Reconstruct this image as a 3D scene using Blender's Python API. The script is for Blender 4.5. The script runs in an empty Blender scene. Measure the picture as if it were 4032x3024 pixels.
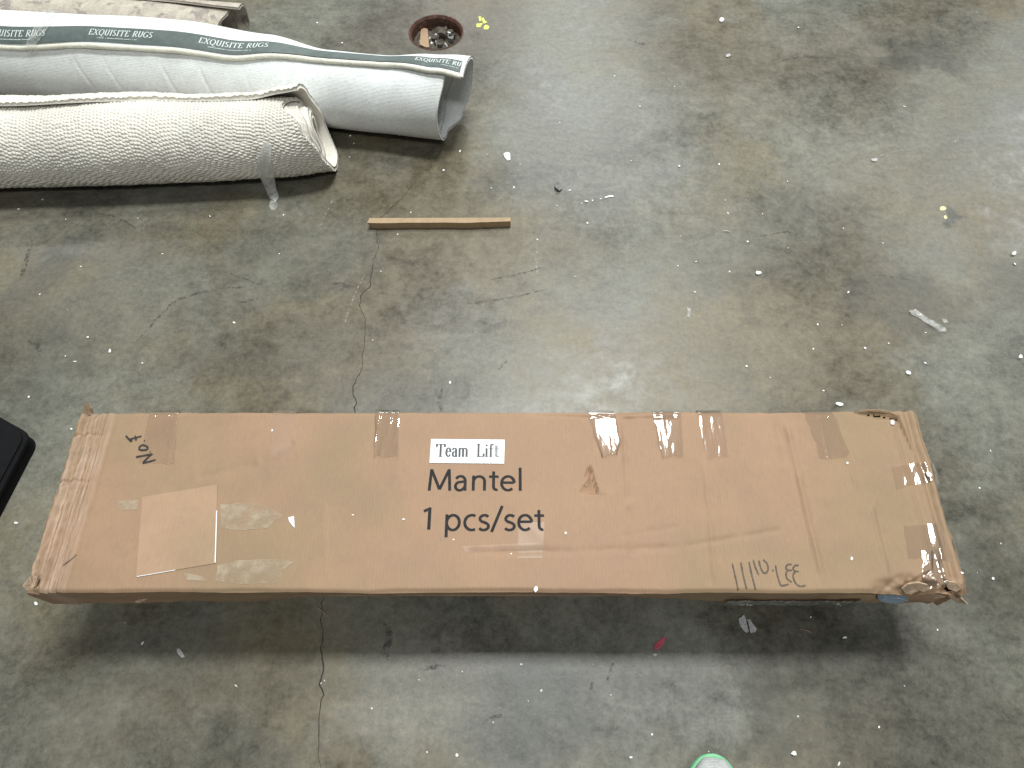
import bpy, bmesh, math, random
import numpy as np
from mathutils import Vector, Matrix
from mathutils.geometry import delaunay_2d_cdt

# ------------------------------------------------------------------ camera, world, lamps, exposure
scene = bpy.context.scene
COL = scene.collection
TILT = math.radians(27.94)
CAM_H = 1.41
cam_data = bpy.data.cameras.new("camera")
cam_data.sensor_width = 36.0
cam_data.lens = 24.97
cam_data.clip_start = 0.02
cam_data.clip_end = 100
cam = bpy.data.objects.new("camera", cam_data)
cam.location = (0, 0, CAM_H)
cam.rotation_euler = (TILT, 0, 0)
COL.objects.link(cam)
scene.camera = cam

FPX = 2796.0


def P(px, py, z=0.0):
    """place on the horizontal plane z that the photograph shows at (px, py), 4032 px wide"""
    u = (px - 2016) / FPX
    v = -(py - 1512) / FPX
    d = Vector((u, v * math.cos(TILT) + math.sin(TILT), v * math.sin(TILT) - math.cos(TILT)))
    s = (z - CAM_H) / d.z
    return Vector((d.x * s, d.y * s, z))


def Q(px, py, z=0.0):
    """same with coordinates of the 2212 px wide view"""
    return P(px * 1.82278, py * 1.82278, z)


world = bpy.data.worlds.new("World")
scene.world = world
world.use_nodes = True
wb = world.node_tree.nodes["Background"]
wb.inputs[0].default_value = (0.93, 1.0, 0.98, 1)
wb.inputs[1].default_value = 0.13

LAMP_Z = 6.5


def ceiling_lamp(px, py, power, size=0.75, color=(0.97, 1.0, 0.97)):
    """high-bay lamp hung where its mirror image in the floor shows at (px, py)"""
    hit = Q(px, py, 0.0)
    d = hit - Vector((0, 0, CAM_H))
    d.z = -d.z
    pos = hit + d * (LAMP_Z / d.z)
    lamp_at(pos, power, size, color)


def lamp_at(pos, power, size=0.75, color=(0.97, 1.0, 0.97), length=None):
    ld = bpy.data.lights.new("ceiling_lamp", 'AREA')
    ld.shape = 'DISK'
    ld.size = size
    if length:
        ld.shape = 'RECTANGLE'
        ld.size = length
        ld.size_y = size
    ld.energy = power
    ld.color = color
    o = bpy.data.objects.new("ceiling_lamp", ld)
    o.location = pos
    COL.objects.link(o)


lamp_at((0.30, 2.30, LAMP_Z), 390, 0.8, length=1.9)
ceiling_lamp(1325, 866, 215, 0.85)
ceiling_lamp(2210, 390, 350, 0.9)
ceiling_lamp(1240, 180, 250, 0.7)
ceiling_lamp(100, 470, 120, 0.6)
lamp_at((0.2, -2.6, LAMP_Z), 175, 0.8, length=1.7)

# added area light far behind the rugs, no source seen: low fill under the carton
low_fill = bpy.data.lights.new("low_fill_light", 'AREA')
low_fill.shape = 'RECTANGLE'
low_fill.size = 5.0
low_fill.size_y = 2.6
low_fill.energy = 210
low_fill.color = (0.95, 1.0, 1.0)
low_fill_o = bpy.data.objects.new("low_fill_light", low_fill)
low_fill_o.location = (0.2, 13.0, 2.6)
low_fill_o.rotation_euler = (math.radians(-82), 0, 0)
COL.objects.link(low_fill_o)

scene.view_settings.view_transform = 'Standard'
scene.view_settings.look = 'None'
scene.view_settings.gamma = 1.0
scene.view_settings.exposure = 0.0
scene.view_settings.use_curve_mapping = False

# ------------------------------------------------------------------ helpers
RNG = random.Random(7)
NR = np.random.RandomState(11)


def smooth(e0, e1, x):
    t = np.clip((np.asarray(x, float) - e0) / (e1 - e0), 0, 1)
    return t * t * (3 - 2 * t)


_lat = {}


def vnoise(x, y, seed=0):
    """smooth value noise in -1..1, unit lattice"""
    if seed not in _lat:
        _lat[seed] = np.random.RandomState(1000 + seed).uniform(-1, 1, (256, 256))
    g = _lat[seed]
    x = np.asarray(x, float)
    y = np.asarray(y, float)
    xi = np.floor(x).astype(int)
    yi = np.floor(y).astype(int)
    fx = x - xi
    fy = y - yi
    fx = fx * fx * (3 - 2 * fx)
    fy = fy * fy * (3 - 2 * fy)
    a = g[xi % 256, yi % 256]
    b = g[(xi + 1) % 256, yi % 256]
    c = g[xi % 256, (yi + 1) % 256]
    d = g[(xi + 1) % 256, (yi + 1) % 256]
    return (a * (1 - fx) + b * fx) * (1 - fy) + (c * (1 - fx) + d * fx) * fy


def link(name, me, mat=None, parent=None, smooth_shade=False):
    o = bpy.data.objects.new(name, me)
    COL.objects.link(o)
    if mat is not None:
        me.materials.clear()
        me.materials.append(mat)
    if parent is not None:
        o.parent = parent
    if smooth_shade:
        me.polygons.foreach_set("use_smooth", [True] * len(me.polygons))
    return o


def mesh_from(verts, faces, name="mesh"):
    me = bpy.data.meshes.new(name)
    me.from_pydata([tuple(map(float, v)) for v in verts], [], [tuple(map(int, f)) for f in faces])
    me.update()
    return me


def mesh_np(V, F, name="mesh"):
    """fast mesh from an (n,3) array and an (m,4) quad array"""
    V = np.ascontiguousarray(V, dtype=np.float32)
    F = np.ascontiguousarray(F, dtype=np.int32)
    me = bpy.data.meshes.new(name)
    me.vertices.add(len(V))
    me.vertices.foreach_set("co", V.ravel())
    k = F.shape[1]
    me.loops.add(len(F) * k)
    me.loops.foreach_set("vertex_index", F.ravel())
    me.polygons.add(len(F))
    me.polygons.foreach_set("loop_start", np.arange(0, len(F) * k, k, dtype=np.int32))
    me.polygons.foreach_set("loop_total", np.full(len(F), k, dtype=np.int32))
    me.update(calc_edges=True)
    me.validate()
    return me


def grid_faces(nu, nv, off=0, flip=False):
    i = np.arange(nu - 1)[:, None]
    j = np.arange(nv - 1)[None, :]
    a = (i * nv + j).ravel() + off
    b = a + nv
    F = np.stack([a, b, b + 1, a + 1], 1)
    return F[:, ::-1] if flip else F


def thing(name, label, cat, loc=(0, 0, 0), group=None):
    o = bpy.data.objects.new(name, None)
    o.empty_display_size = 0.05
    o.location = loc
    COL.objects.link(o)
    return tag(o, label, cat, group)


def tag(o, label, cat, group=None):
    o["label"] = label
    o["category"] = cat
    if group:
        o["group"] = group
    return o


def struct(o):
    o["kind"] = "structure"
    return o


# ---- node helper
class NT:
    def __init__(self, name):
        self.m = bpy.data.materials.new(name)
        self.m.use_nodes = True
        self.t = self.m.node_tree
        self.t.nodes.clear()
        self.out = self.t.nodes.new("ShaderNodeOutputMaterial")

    def n(self, typ, **kw):
        nd = self.t.nodes.new(typ)
        for k, v in kw.items():
            setattr(nd, k, v)
        return nd

    def set(self, sock, val):
        if isinstance(val, bpy.types.NodeSocket):
            self.t.links.new(val, sock)
        elif val is not None:
            if isinstance(val, (tuple, list)) and len(val) == 3 and sock.type == 'RGBA':
                val = (*val, 1)
            sock.default_value = val

    def math(self, op, a, b=None, c=None, clamp=False):
        nd = self.n("ShaderNodeMath", operation=op, use_clamp=clamp)
        self.set(nd.inputs[0], a)
        if b is not None:
            self.set(nd.inputs[1], b)
        if c is not None:
            self.set(nd.inputs[2], c)
        return nd.outputs[0]

    def vmath(self, op, a, b=None, scale=None):
        nd = self.n("ShaderNodeVectorMath", operation=op)
        self.set(nd.inputs[0], a)
        if b is not None:
            self.set(nd.inputs[1], b)
        if scale is not None:
            self.set(nd.inputs[3], scale)
        return nd.outputs["Value" if op in ('LENGTH', 'DISTANCE', 'DOT_PRODUCT') else "Vector"]

    def noise(self, vec, scale, detail=4, rough=0.55, dist=0.0, color=False):
        nd = self.n("ShaderNodeTexNoise")
        self.set(nd.inputs["Vector"], vec)
        nd.inputs["Scale"].default_value = scale
        nd.inputs["Detail"].default_value = detail
        nd.inputs["Roughness"].default_value = rough
        nd.inputs["Distortion"].default_value = dist
        return nd.outputs["Color" if color else "Fac"]

    def voronoi(self, vec, scale, feature='F1', rnd=1.0, out="Distance"):
        nd = self.n("ShaderNodeTexVoronoi", feature=feature)
        self.set(nd.inputs["Vector"], vec)
        nd.inputs["Scale"].default_value = scale
        nd.inputs["Randomness"].default_value = rnd
        return nd.outputs[out]

    def wave(self, vec, scale, dist=0, detail=2, dscale=1, direction='X'):
        nd = self.n("ShaderNodeTexWave", wave_type='BANDS', bands_direction=direction)
        self.set(nd.inputs["Vector"], vec)
        nd.inputs["Scale"].default_value = scale
        nd.inputs["Distortion"].default_value = dist
        nd.inputs["Detail"].default_value = detail
        nd.inputs["Detail Scale"].default_value = dscale
        return nd.outputs["Fac"]

    def ramp(self, fac, a, b, lo=0.0, hi=1.0, kind='SMOOTHSTEP'):
        nd = self.n("ShaderNodeMapRange", interpolation_type=kind)
        self.set(nd.inputs[0], fac)
        nd.inputs[1].default_value = a
        nd.inputs[2].default_value = b
        nd.inputs[3].default_value = lo
        nd.inputs[4].default_value = hi
        return nd.outputs[0]

    def mix(self, fac, a, b, blend='MIX'):
        nd = self.n("ShaderNodeMix", data_type='RGBA', blend_type=blend)
        self.set(nd.inputs[0], fac)
        self.set(nd.inputs[6], a)
        self.set(nd.inputs[7], b)
        return nd.outputs[2]

    def mapping(self, vec, loc=(0, 0, 0), rot=(0, 0, 0), scale=(1, 1, 1)):
        nd = self.n("ShaderNodeMapping")
        self.set(nd.inputs[0], vec)
        nd.inputs[1].default_value = loc
        nd.inputs[2].default_value = rot
        nd.inputs[3].default_value = scale
        return nd.outputs[0]

    def bump(self, height, strength=0.3, dist=0.001, normal=None):
        nd = self.n("ShaderNodeBump")
        nd.inputs["Strength"].default_value = strength
        nd.inputs["Distance"].default_value = dist
        self.set(nd.inputs["Height"], height)
        if normal is not None:
            self.set(nd.inputs["Normal"], normal)
        return nd.outputs[0]

    def obj(self):
        return self.n("ShaderNodeTexCoord").outputs["Object"]

    def uv(self):
        return self.n("ShaderNodeTexCoord").outputs["UV"]

    def geo(self):
        return self.n("ShaderNodeNewGeometry").outputs["Position"]

    def principled(self, color, rough=0.6, normal=None, metallic=0.0, spec=0.5, **kw):
        b = self.n("ShaderNodeBsdfPrincipled")
        self.set(b.inputs["Base Color"], color)
        self.set(b.inputs["Roughness"], rough)
        self.set(b.inputs["Metallic"], metallic)
        self.set(b.inputs["Specular IOR Level"], spec)
        if normal is not None:
            self.set(b.inputs["Normal"], normal)
        for k, v in kw.items():
            self.set(b.inputs[k], v)
        self.t.links.new(b.outputs[0], self.out.inputs[0])
        return b


def simple_mat(name, col, rough=0.6, var=0.15, scale=30, bump=0.2, bdist=0.0005, metallic=0.0, spec=0.5):
    t = NT(name)
    g = t.geo()
    nz = t.noise(g, scale, 5, 0.6)
    f = t.ramp(nz, 0.3, 0.7, 1 - var, 1 + var, 'LINEAR')
    c = t.vmath('SCALE', col, scale=f)
    nrm = t.bump(t.noise(g, scale * 6, 4, 0.6), bump, bdist)
    t.principled(c, rough, nrm, metallic, spec)
    return t.m


# ------------------------------------------------------------------ materials
def concrete_material():
    t = NT("concrete")
    p = t.obj()
    warp = t.noise(p, 3.0, 5, 0.6, color=True)
    pw = t.vmath('ADD', p, t.vmath('SCALE', t.vmath('SUBTRACT', warp, (0.5, 0.5, 0.5)), scale=0.25))
    big = t.noise(pw, 0.85, 4, 0.55)
    mid = t.noise(pw, 3.2, 6, 0.62)
    tint = t.noise(t.mapping(pw, loc=(7, 3, 1)), 1.7, 5, 0.6)
    fine = t.noise(p, 26, 6, 0.72)
    streak = t.noise(t.mapping(pw, rot=(0, 0, 0.25), scale=(7, 26, 1)), 1.6, 5, 0.68)
    grain = t.noise(p, 190, 4, 0.75)
    grey = (0.130, 0.127, 0.104)
    brown = (0.116, 0.098, 0.062)
    c = t.mix(t.ramp(tint, 0.40, 0.62), grey, brown)
    val = t.math('ADD', t.ramp(big, 0.3, 0.7, 0.86, 1.14), t.ramp(mid, 0.28, 0.72, -0.27, 0.27))
    val = t.math('ADD', val, t.ramp(fine, 0.25, 0.75, -0.26, 0.26, 'LINEAR'))
    val = t.math('ADD', val, t.ramp(streak, 0.3, 0.7, -0.14, 0.14, 'LINEAR'))
    val = t.math('ADD', val, t.ramp(grain, 0.25, 0.75, -0.15, 0.15, 'LINEAR'))
    grit = t.noise(t.mapping(p, loc=(2, 5, 1)), 75, 4, 0.8)
    val = t.math('ADD', val, t.ramp(grit, 0.3, 0.7, -0.30, 0.30, 'LINEAR'))
    c = t.vmath('SCALE', c, scale=val)
    # blotchy dark spots with ragged outlines
    pd = t.vmath('ADD', p, t.vmath('SCALE', t.vmath('SUBTRACT', t.noise(p, 22, 5, 0.65, color=True), (0.5, 0.5, 0.5)), scale=0.05))
    sparse = t.ramp(t.noise(t.mapping(p, loc=(3, 9, 0)), 2.4, 4, 0.6), 0.5, 0.64)
    spots = t.math('MULTIPLY', t.ramp(t.voronoi(pd, 7.5), 0.20, 0.05), sparse)
    c = t.mix(t.math('MULTIPLY', spots, 0.25), c, (0.055, 0.054, 0.048))
    specks = t.ramp(t.voronoi(t.mapping(pd, loc=(5, 2, 0)), 24), 0.085, 0.03)
    specks = t.math('MULTIPLY', specks, t.ramp(t.noise(p, 5, 3), 0.48, 0.6))
    c = t.mix(t.math('MULTIPLY', specks, 0.42), c, (0.035, 0.035, 0.035))
    # pale scuffs
    sc = t.ramp(t.noise(t.mapping(pw, rot=(0, 0, -0.5), scale=(5, 40, 1)), 2.0, 6, 0.7), 0.62, 0.78)
    sc = t.math('MULTIPLY', sc, t.ramp(t.noise(p, 1.9, 3), 0.48, 0.62))
    c = t.mix(t.math('MULTIPLY', sc, 0.45), c, (0.29, 0.29, 0.265))
    # stains that have a place of their own: px, py, half sizes (m), turn, colour, strength
    stains = [
        (1985, 655, 0.17, 0.105, -0.35, (0.135, 0.122, 0.092), 0.85),
        (2190, 610, 0.12, 0.09, 0.1, (0.13, 0.12, 0.10), 0.55),
        (940, 70, 0.30, 0.24, 0.2, (0.16, 0.135, 0.105), 0.7),
        (2035, 455, 0.03, 0.045, 0.0, (0.07, 0.068, 0.06), 0.85),
        (855, 640, 0.35, 0.2, 0.6, (0.20, 0.165, 0.115), 0.5),
        (640, 560, 0.22, 0.15, 0.2, (0.14, 0.15, 0.135), 0.5),
        (90, 600, 0.05, 0.17, -0.45, (0.12, 0.115, 0.10), 0.5),
        (400, 330, 0.5, 0.2, 0.0, (0.2, 0.19, 0.15), 0.3),
        (1750, 130, 0.45, 0.2, 0.1, (0.185, 0.165, 0.125), 0.6),
        (2000, 110, 0.14, 0.11, 0.4, (0.10, 0.096, 0.08), 0.6),
        (1290, 300, 0.35, 0.34, 0.3, (0.27, 0.28, 0.265), 0.6),
        (1880, 300, 0.40, 0.22, -0.4, (0.25, 0.235, 0.19), 0.55),
        (1650, 520, 0.30, 0.16, 0.4, (0.16, 0.15, 0.12), 0.5),
        (620, 760, 0.22, 0.08, 0.15, (0.14, 0.128, 0.10), 0.5),
        (820, 850, 0.25, 0.06, 0.1, (0.15, 0.13, 0.10), 0.6),
        (1950, 1520, 0.22, 0.3, 0.5, (0.15, 0.14, 0.112), 0.7),
        (2150, 1250, 0.14, 0.14, 0.0, (0.12, 0.115, 0.09), 0.6),
        (1150, 1530, 0.12, 0.12, 0.0, (0.14, 0.14, 0.13), 0.6),
        (900, 1500, 0.16, 0.1, 0.3, (0.29, 0.275, 0.23), 0.6),
        (250, 1530, 0.3, 0.16, 0.0, (0.15, 0.14, 0.11), 0.5),
        (540, 1620, 0.12, 0.06, 0.2, (0.13, 0.125, 0.10), 0.5),
        (1480, 1470, 0.14, 0.10, 0.2, (0.29, 0.285, 0.25), 0.6),
        (1660, 1500, 0.05, 0.07, 0.3, (0.13, 0.125, 0.10), 0.6),
        (1640, 1570, 0.05, 0.04, 0.6, (0.12, 0.115, 0.09), 0.6),
        (75, 790, 0.10, 0.16, 0.2, (0.135, 0.13, 0.105), 0.55),
        (330, 650, 0.32, 0.14, 0.3, (0.19, 0.185, 0.15), 0.35),
        (1000, 700, 0.14, 0.12, 0.0, (0.245, 0.245, 0.225), 0.4),
        (150, 480, 0.3, 0.12, 0.0, (0.25, 0.25, 0.225), 0.35),
    ]
    wob = t.vmath('SCALE', t.vmath('SUBTRACT', t.noise(p, 7.0, 6, 0.68, color=True), (0.5, 0.5, 0.5)), scale=0.32)
    for (sx, sy, rx, ry, rot, colr, k) in stains:
        w = Q(sx, sy)
        q = t.vmath('SUBTRACT', t.vmath('ADD', p, wob), (w.x, w.y, 0))
        mp = t.n("ShaderNodeMapping", vector_type='TEXTURE')
        t.set(mp.inputs[0], q)
        mp.inputs[2].default_value = (0, 0, rot)
        mp.inputs[3].default_value = (rx, ry, 1)
        d = t.vmath('LENGTH', mp.outputs[0])
        m = t.math('MULTIPLY', t.ramp(d, 1.25, 0.55), k)
        cc = t.vmath('SCALE', colr, scale=t.math('MULTIPLY', val, 0.55))
        c = t.mix(m, c, cc)
    # rough ground patch with chisel-like marks in front of the carton
    h = t.math('ADD', t.math('MULTIPLY', fine, 0.5), t.math('MULTIPLY', mid, 1.2))
    nrm = t.bump(h, 0.12, 0.004)
    nrm = t.bump(grain, 0.10, 0.0008, nrm)
    rough = t.math('ADD', t.ramp(mid, 0.3, 0.7, 0.33, 0.47), t.ramp(fine, 0.3, 0.7, -0.05, 0.07))
    t.principled(c, rough, nrm, 0.0, 0.55)
    return t.m


def cardboard_material(name="cardboard", base=(0.312, 0.203, 0.132), soil=1.0):
    t = NT(name)
    p = t.geo()
    big = t.noise(p, 2.3, 4, 0.55)
    mid = t.noise(p, 11, 6, 0.6)
    flute = t.wave(p, 55, 0.6, 2, 3, 'X')
    fib = t.noise(t.mapping(p, scale=(1, 0.25, 1)), 260, 4, 0.7)
    fleck = t.noise(p, 480, 3, 0.7)
    olive = tuple(b * k for b, k in zip(base, (0.86, 0.92, 0.86)))
    pink = tuple(b * k for b, k in zip(base, (1.03, 1.0, 0.99)))
    c = t.mix(t.ramp(big, 0.38, 0.62), olive, pink)
    v = t.math('ADD', t.ramp(mid, 0.3, 0.7, 0.94, 1.06), t.ramp(fib, 0.3, 0.7, -0.05, 0.05, 'LINEAR'))
    v = t.math('ADD', v, t.ramp(flute, 0, 1, -0.012, 0.012, 'LINEAR'))
    v = t.math('ADD', v, t.ramp(fleck, 0.25, 0.75, -0.05, 0.05, 'LINEAR'))
    c = t.vmath('SCALE', c, scale=v)
    # rubbed-in dirt
    dirt = t.ramp(t.noise(t.mapping(p, scale=(1, 1.6, 1), loc=(4, 1, 0)), 4.5, 8, 0.7), 0.52, 0.72)
    c = t.mix(t.math('MULTIPLY', dirt, 0.20 * soil), c, (0.20, 0.125, 0.085))
    sm = t.ramp(t.noise(t.mapping(p, scale=(1, 3.5, 1), loc=(1, 8, 0)), 9, 6, 0.7), 0.63, 0.75)
    c = t.mix(t.math('MULTIPLY', sm, 0.22 * soil), c, (0.16, 0.11, 0.08))
    if name == "cardboard":
        # rubbed ridges of the crushed left end
        sx_ = t.n("ShaderNodeSeparateXYZ")
        t.set(sx_.inputs[0], t.vmath('ADD', p, t.vmath('SCALE', t.vmath('SUBTRACT', t.noise(p, 14, 5, 0.65, color=True), (0.5, 0.5, 0.5)), scale=0.012)))
        m = t.math('MULTIPLY', t.ramp(sx_.outputs[0], -0.722, -0.738), t.ramp(t.noise(t.mapping(p, scale=(190, 12, 1)), 1.0, 5, 0.7), 0.40, 0.62))
        c = t.mix(t.math('MULTIPLY', m, 0.55), c, (0.46, 0.345, 0.27))
        m2 = t.math('MULTIPLY', t.ramp(sx_.outputs[0], -0.722, -0.738), t.ramp(t.noise(t.mapping(p, scale=(170, 16, 1), loc=(3, 1, 0)), 1.0, 6, 0.7), 0.55, 0.68))
        c = t.mix(t.math('MULTIPLY', m2, 0.5), c, (0.15, 0.10, 0.07))
    nrm = t.bump(flute, 0.05, 0.0008)
    nrm = t.bump(fib, 0.08, 0.0004, nrm)
    t.principled(c, t.ramp(mid, 0.3, 0.7, 0.62, 0.75), nrm, 0.0, 0.32)
    return t.m


def tape_material(name, tint=(1.0, 0.992, 0.985), gloss=1.0, rough=0.09, wr=0.5):
    t = NT(name)
    p = t.geo()
    h1 = t.noise(t.mapping(p, rot=(0, 0, 0.35), scale=(60, 11, 20)), 1.0, 3, 0.5, 0.6)
    h2 = t.noise(p, 70, 4, 0.6)
    nrm = t.bump(t.math('ADD', h1, t.math('MULTIPLY', h2, 0.07)), wr, 0.002)
    tr = t.n("ShaderNodeBsdfTransparent")
    tr.inputs[0].default_value = (*tint, 1)
    gl = t.n("ShaderNodeBsdfGlossy")
    gl.inputs[0].default_value = (1, 1, 1, 1)
    gl.inputs[1].default_value = rough
    t.set(gl.inputs["Normal"], nrm)
    df = t.n("ShaderNodeBsdfDiffuse")
    df.inputs[0].default_value = (0.58, 0.45, 0.35, 1)
    lw = t.n("ShaderNodeFresnel")
    lw.inputs[0].default_value = 1.5
    t.set(lw.inputs["Normal"], nrm)
    m0 = t.n("ShaderNodeMixShader")
    m0.inputs[0].default_value = 0.10
    t.t.links.new(tr.outputs[0], m0.inputs[1])
    t.t.links.new(df.outputs[0], m0.inputs[2])
    m1 = t.n("ShaderNodeMixShader")
    t.set(m1.inputs[0], t.math('MULTIPLY', lw.outputs[0], 1.7 * gloss, clamp=True))
    t.t.links.new(m0.outputs[0], m1.inputs[1])
    t.t.links.new(gl.outputs[0], m1.inputs[2])
    t.t.links.new(m1.outputs[0], t.out.inputs[0])
    return t.m


def film_material(name, white=0.35, rough=0.15):
    """cloudy clear plastic"""
    t = NT(name)
    p = t.geo()
    h = t.noise(p, 120, 4, 0.6, 0.5)
    nrm = t.bump(h, 0.6, 0.002)
    tr = t.n("ShaderNodeBsdfTransparent")
    tr.inputs[0].default_value = (0.96, 0.96, 0.95, 1)
    b = t.n("ShaderNodeBsdfPrincipled")
    b.inputs["Base Color"].default_value = (0.78, 0.78, 0.77, 1)
    b.inputs["Roughness"].default_value = rough
    t.set(b.inputs["Normal"], nrm)
    m = t.n("ShaderNodeMixShader")
    t.set(m.inputs[0], t.ramp(t.noise(p, 60, 3, 0.6), 0.3, 0.7, white - 0.12, white + 0.18))
    t.t.links.new(tr.outputs[0], m.inputs[1])
    t.t.links.new(b.outputs[0], m.inputs[2])
    t.t.links.new(m.outputs[0], t.out.inputs[0])
    return t.m


def wool_material():
    t = NT("wool_backing")
    uv = t.uv()
    rib = t.wave(uv, 100, 0.25, 2, 1.5, 'Y')
    blot = t.noise(uv, 9, 6, 0.65)
    spk = t.noise(t.mapping(uv, scale=(0.6, 1.6, 1)), 160, 5, 0.75)
    fib = t.noise(t.mapping(uv, scale=(0.35, 2.2, 1)), 320, 4, 0.75)
    c = t.mix(t.ramp(blot, 0.35, 0.7), (0.80, 0.825, 0.83), (0.69, 0.70, 0.70))
    v = t.math('ADD', t.ramp(spk, 0.3, 0.7, 0.78, 1.14, 'LINEAR'), t.ramp(rib, 0, 1, -0.07, 0.07, 'LINEAR'))
    c = t.vmath('SCALE', c, scale=v)
    c = t.mix(t.math('MULTIPLY', t.ramp(spk, 0.58, 0.70), 0.4), c, (0.30, 0.31, 0.33))
    nrm = t.bump(rib, 0.35, 0.001)
    nrm = t.bump(fib, 0.5, 0.0012, nrm)
    t.principled(c, 0.9, nrm, 0.0, 0.1, **{"Sheen Weight": 0.2})
    return t.m


def jute_material():
    t = NT("braided_jute")
    uv = t.uv()
    big = t.noise(uv, 6, 5, 0.6)
    fib = t.noise(t.mapping(uv, scale=(1, 1, 1)), 260, 5, 0.75)
    c = t.mix(t.ramp(big, 0.35, 0.65), (0.77, 0.735, 0.665), (0.66, 0.63, 0.575))
    c = t.mix(t.ramp(t.noise(t.mapping(uv, loc=(4, 2, 0)), 13, 4), 0.58, 0.72, 0, 0.35), c, (0.46, 0.50, 0.45))
    c = t.vmath('SCALE', c, scale=t.ramp(fib, 0.25, 0.75, 0.72, 1.22, 'LINEAR'))
    nrm = t.bump(fib, 0.6, 0.0015)
    t.principled(c, 0.85, nrm, 0.0, 0.15, **{"Sheen Weight": 0.15})
    return t.m


def patterned_rug_material():
    t = NT("patterned_rug")
    uv = t.uv()
    pw = t.vmath('ADD', uv, t.vmath('SCALE', t.vmath('SUBTRACT', t.noise(uv, 18, 5, 0.6, color=True), (0.5, 0.5, 0.5)), scale=0.09))
    v = t.voronoi(pw, 8)
    med = t.math('MULTIPLY', t.ramp(t.math('SINE', t.math('MULTIPLY', v, 42)), -0.1, 0.7), t.ramp(v, 0.34, 0.2))
    fine = t.noise(t.mapping(uv, scale=(0.5, 1.6, 1)), 170, 5, 0.72)
    mid = t.noise(uv, 24, 5, 0.65)
    c = t.mix(t.ramp(mid, 0.35, 0.65), (0.50, 0.455, 0.39), (0.40, 0.355, 0.305))
    c = t.mix(t.math('MULTIPLY', med, 0.75), c, (0.20, 0.165, 0.165))
    blot = t.ramp(t.noise(t.mapping(pw, loc=(2, 2, 0)), 17, 4, 0.6), 0.53, 0.6)
    c = t.mix(t.math('MULTIPLY', blot, 0.6), c, (0.20, 0.17, 0.17))
    c = t.vmath('SCALE', c, scale=t.ramp(fine, 0.28, 0.72, 0.75, 1.25, 'LINEAR'))
    t.principled(c, 0.92, t.bump(fine, 0.5, 0.0015), 0.0, 0.1)
    return t.m


def rust_material():
    t = NT("rusty_iron")
    p = t.geo()
    a = t.noise(p, 40, 7, 0.65)
    c = t.mix(t.ramp(a, 0.35, 0.65), (0.115, 0.05, 0.033), (0.055, 0.034, 0.028))
    c = t.mix(t.ramp(t.noise(p, 110, 4, 0.6), 0.58, 0.7), c, (0.22, 0.15, 0.12))
    t.principled(c, 0.8, t.bump(t.noise(p, 150, 6, 0.7), 0.6, 0.002), 0.15, 0.3)
    return t.m


M = {}
M['concrete'] = concrete_material()
M['card'] = cardboard_material()
M['card_clean'] = cardboard_material("clean_cardboard", (0.375, 0.245, 0.165), 0.25)
M['card_torn'] = simple_mat("torn_cardboard", (0.40, 0.29, 0.20), 0.9, 0.3, 90, 0.6, 0.002)
M['residue'] = None
M['tape'] = tape_material("clear_tape")
M['tape_shiny'] = tape_material("shiny_tape", (1.0, 0.997, 0.995), 1.6, 0.05, 0.16)
M['tape_flat'] = tape_material("shipping_tape", (0.985, 0.975, 0.965), 0.22, 0.4, 0.1)
M['film'] = film_material("clear_plastic", 0.45)
M['film_thin'] = film_material("thin_plastic", 0.20, 0.2)
M['ink'] = simple_mat("grey_print", (0.028, 0.028, 0.030), 0.85, 0.25, 120, 0.1, 0.0005, 0.0, 0.15)
M['label_ink'] = simple_mat("label_print", (0.02, 0.02, 0.024), 0.5, 0.2, 80, 0.05)
M['label_ink_faded'] = simple_mat("faded_label_print", (0.22, 0.22, 0.24), 0.5, 0.5, 160, 0.05)
M['paper'] = simple_mat("white_paper", (0.74, 0.76, 0.78), 0.5, 0.06, 40, 0.4, 0.001)
M['marker'] = simple_mat("black_marker", (0.018, 0.017, 0.02), 0.5, 0.3, 200, 0.05)
M['marker_brown'] = simple_mat("brown_marker", (0.075, 0.050, 0.035), 0.6, 0.5, 200, 0.05)
M['wool'] = wool_material()
M['jute'] = jute_material()
M['rug'] = patterned_rug_material()
M['ribbon'] = simple_mat("green_ribbon", (0.095, 0.120, 0.116), 0.55, 0.18, 60, 0.25, 0.0006)
M['ribbon_print'] = simple_mat("ribbon_print", (0.62, 0.68, 0.66), 0.6, 0.12, 150, 0.1)
M['binding'] = simple_mat("cream_binding", (0.70, 0.68, 0.59), 0.9, 0.15, 150, 0.7, 0.0012)
M['rust'] = rust_material()
M['sludge'] = simple_mat("drain_sludge", (0.105, 0.088, 0.07), 0.5, 0.5, 60, 1.0, 0.006)
M['wood'] = simple_mat("raw_wood", (0.36, 0.255, 0.155), 0.75, 0.12, 45, 0.25)
M['wood_shaded'] = simple_mat("shaded_wood", (0.13, 0.088, 0.052), 0.8, 0.2, 45, 0.3)  # same wood with the shade of the strip's front face painted in
M['skid'] = simple_mat("skid_wood", (0.30, 0.22, 0.14), 0.85, 0.2, 30, 0.5, 0.001)
M['foam'] = simple_mat("white_foam", (0.76, 0.77, 0.75), 0.8, 0.05, 150, 0.3)
M['yellow'] = simple_mat("yellow_paint", (0.56, 0.60, 0.13), 0.6, 0.12, 120, 0.3)
M['pale_yellow'] = simple_mat("pale_yellow_paint", (0.62, 0.60, 0.34), 0.6, 0.12, 120, 0.3)
M['pink'] = simple_mat("pink_plastic", (0.50, 0.075, 0.12), 0.5, 0.2, 120, 0.3)
M['grey_scrap'] = simple_mat("grey_paper_scrap", (0.42, 0.41, 0.415), 0.75, 0.35, 220, 0.4)
M['dark_scrap'] = simple_mat("dark_grey_scrap", (0.17, 0.165, 0.16), 0.7, 0.3, 200, 0.4)
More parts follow.
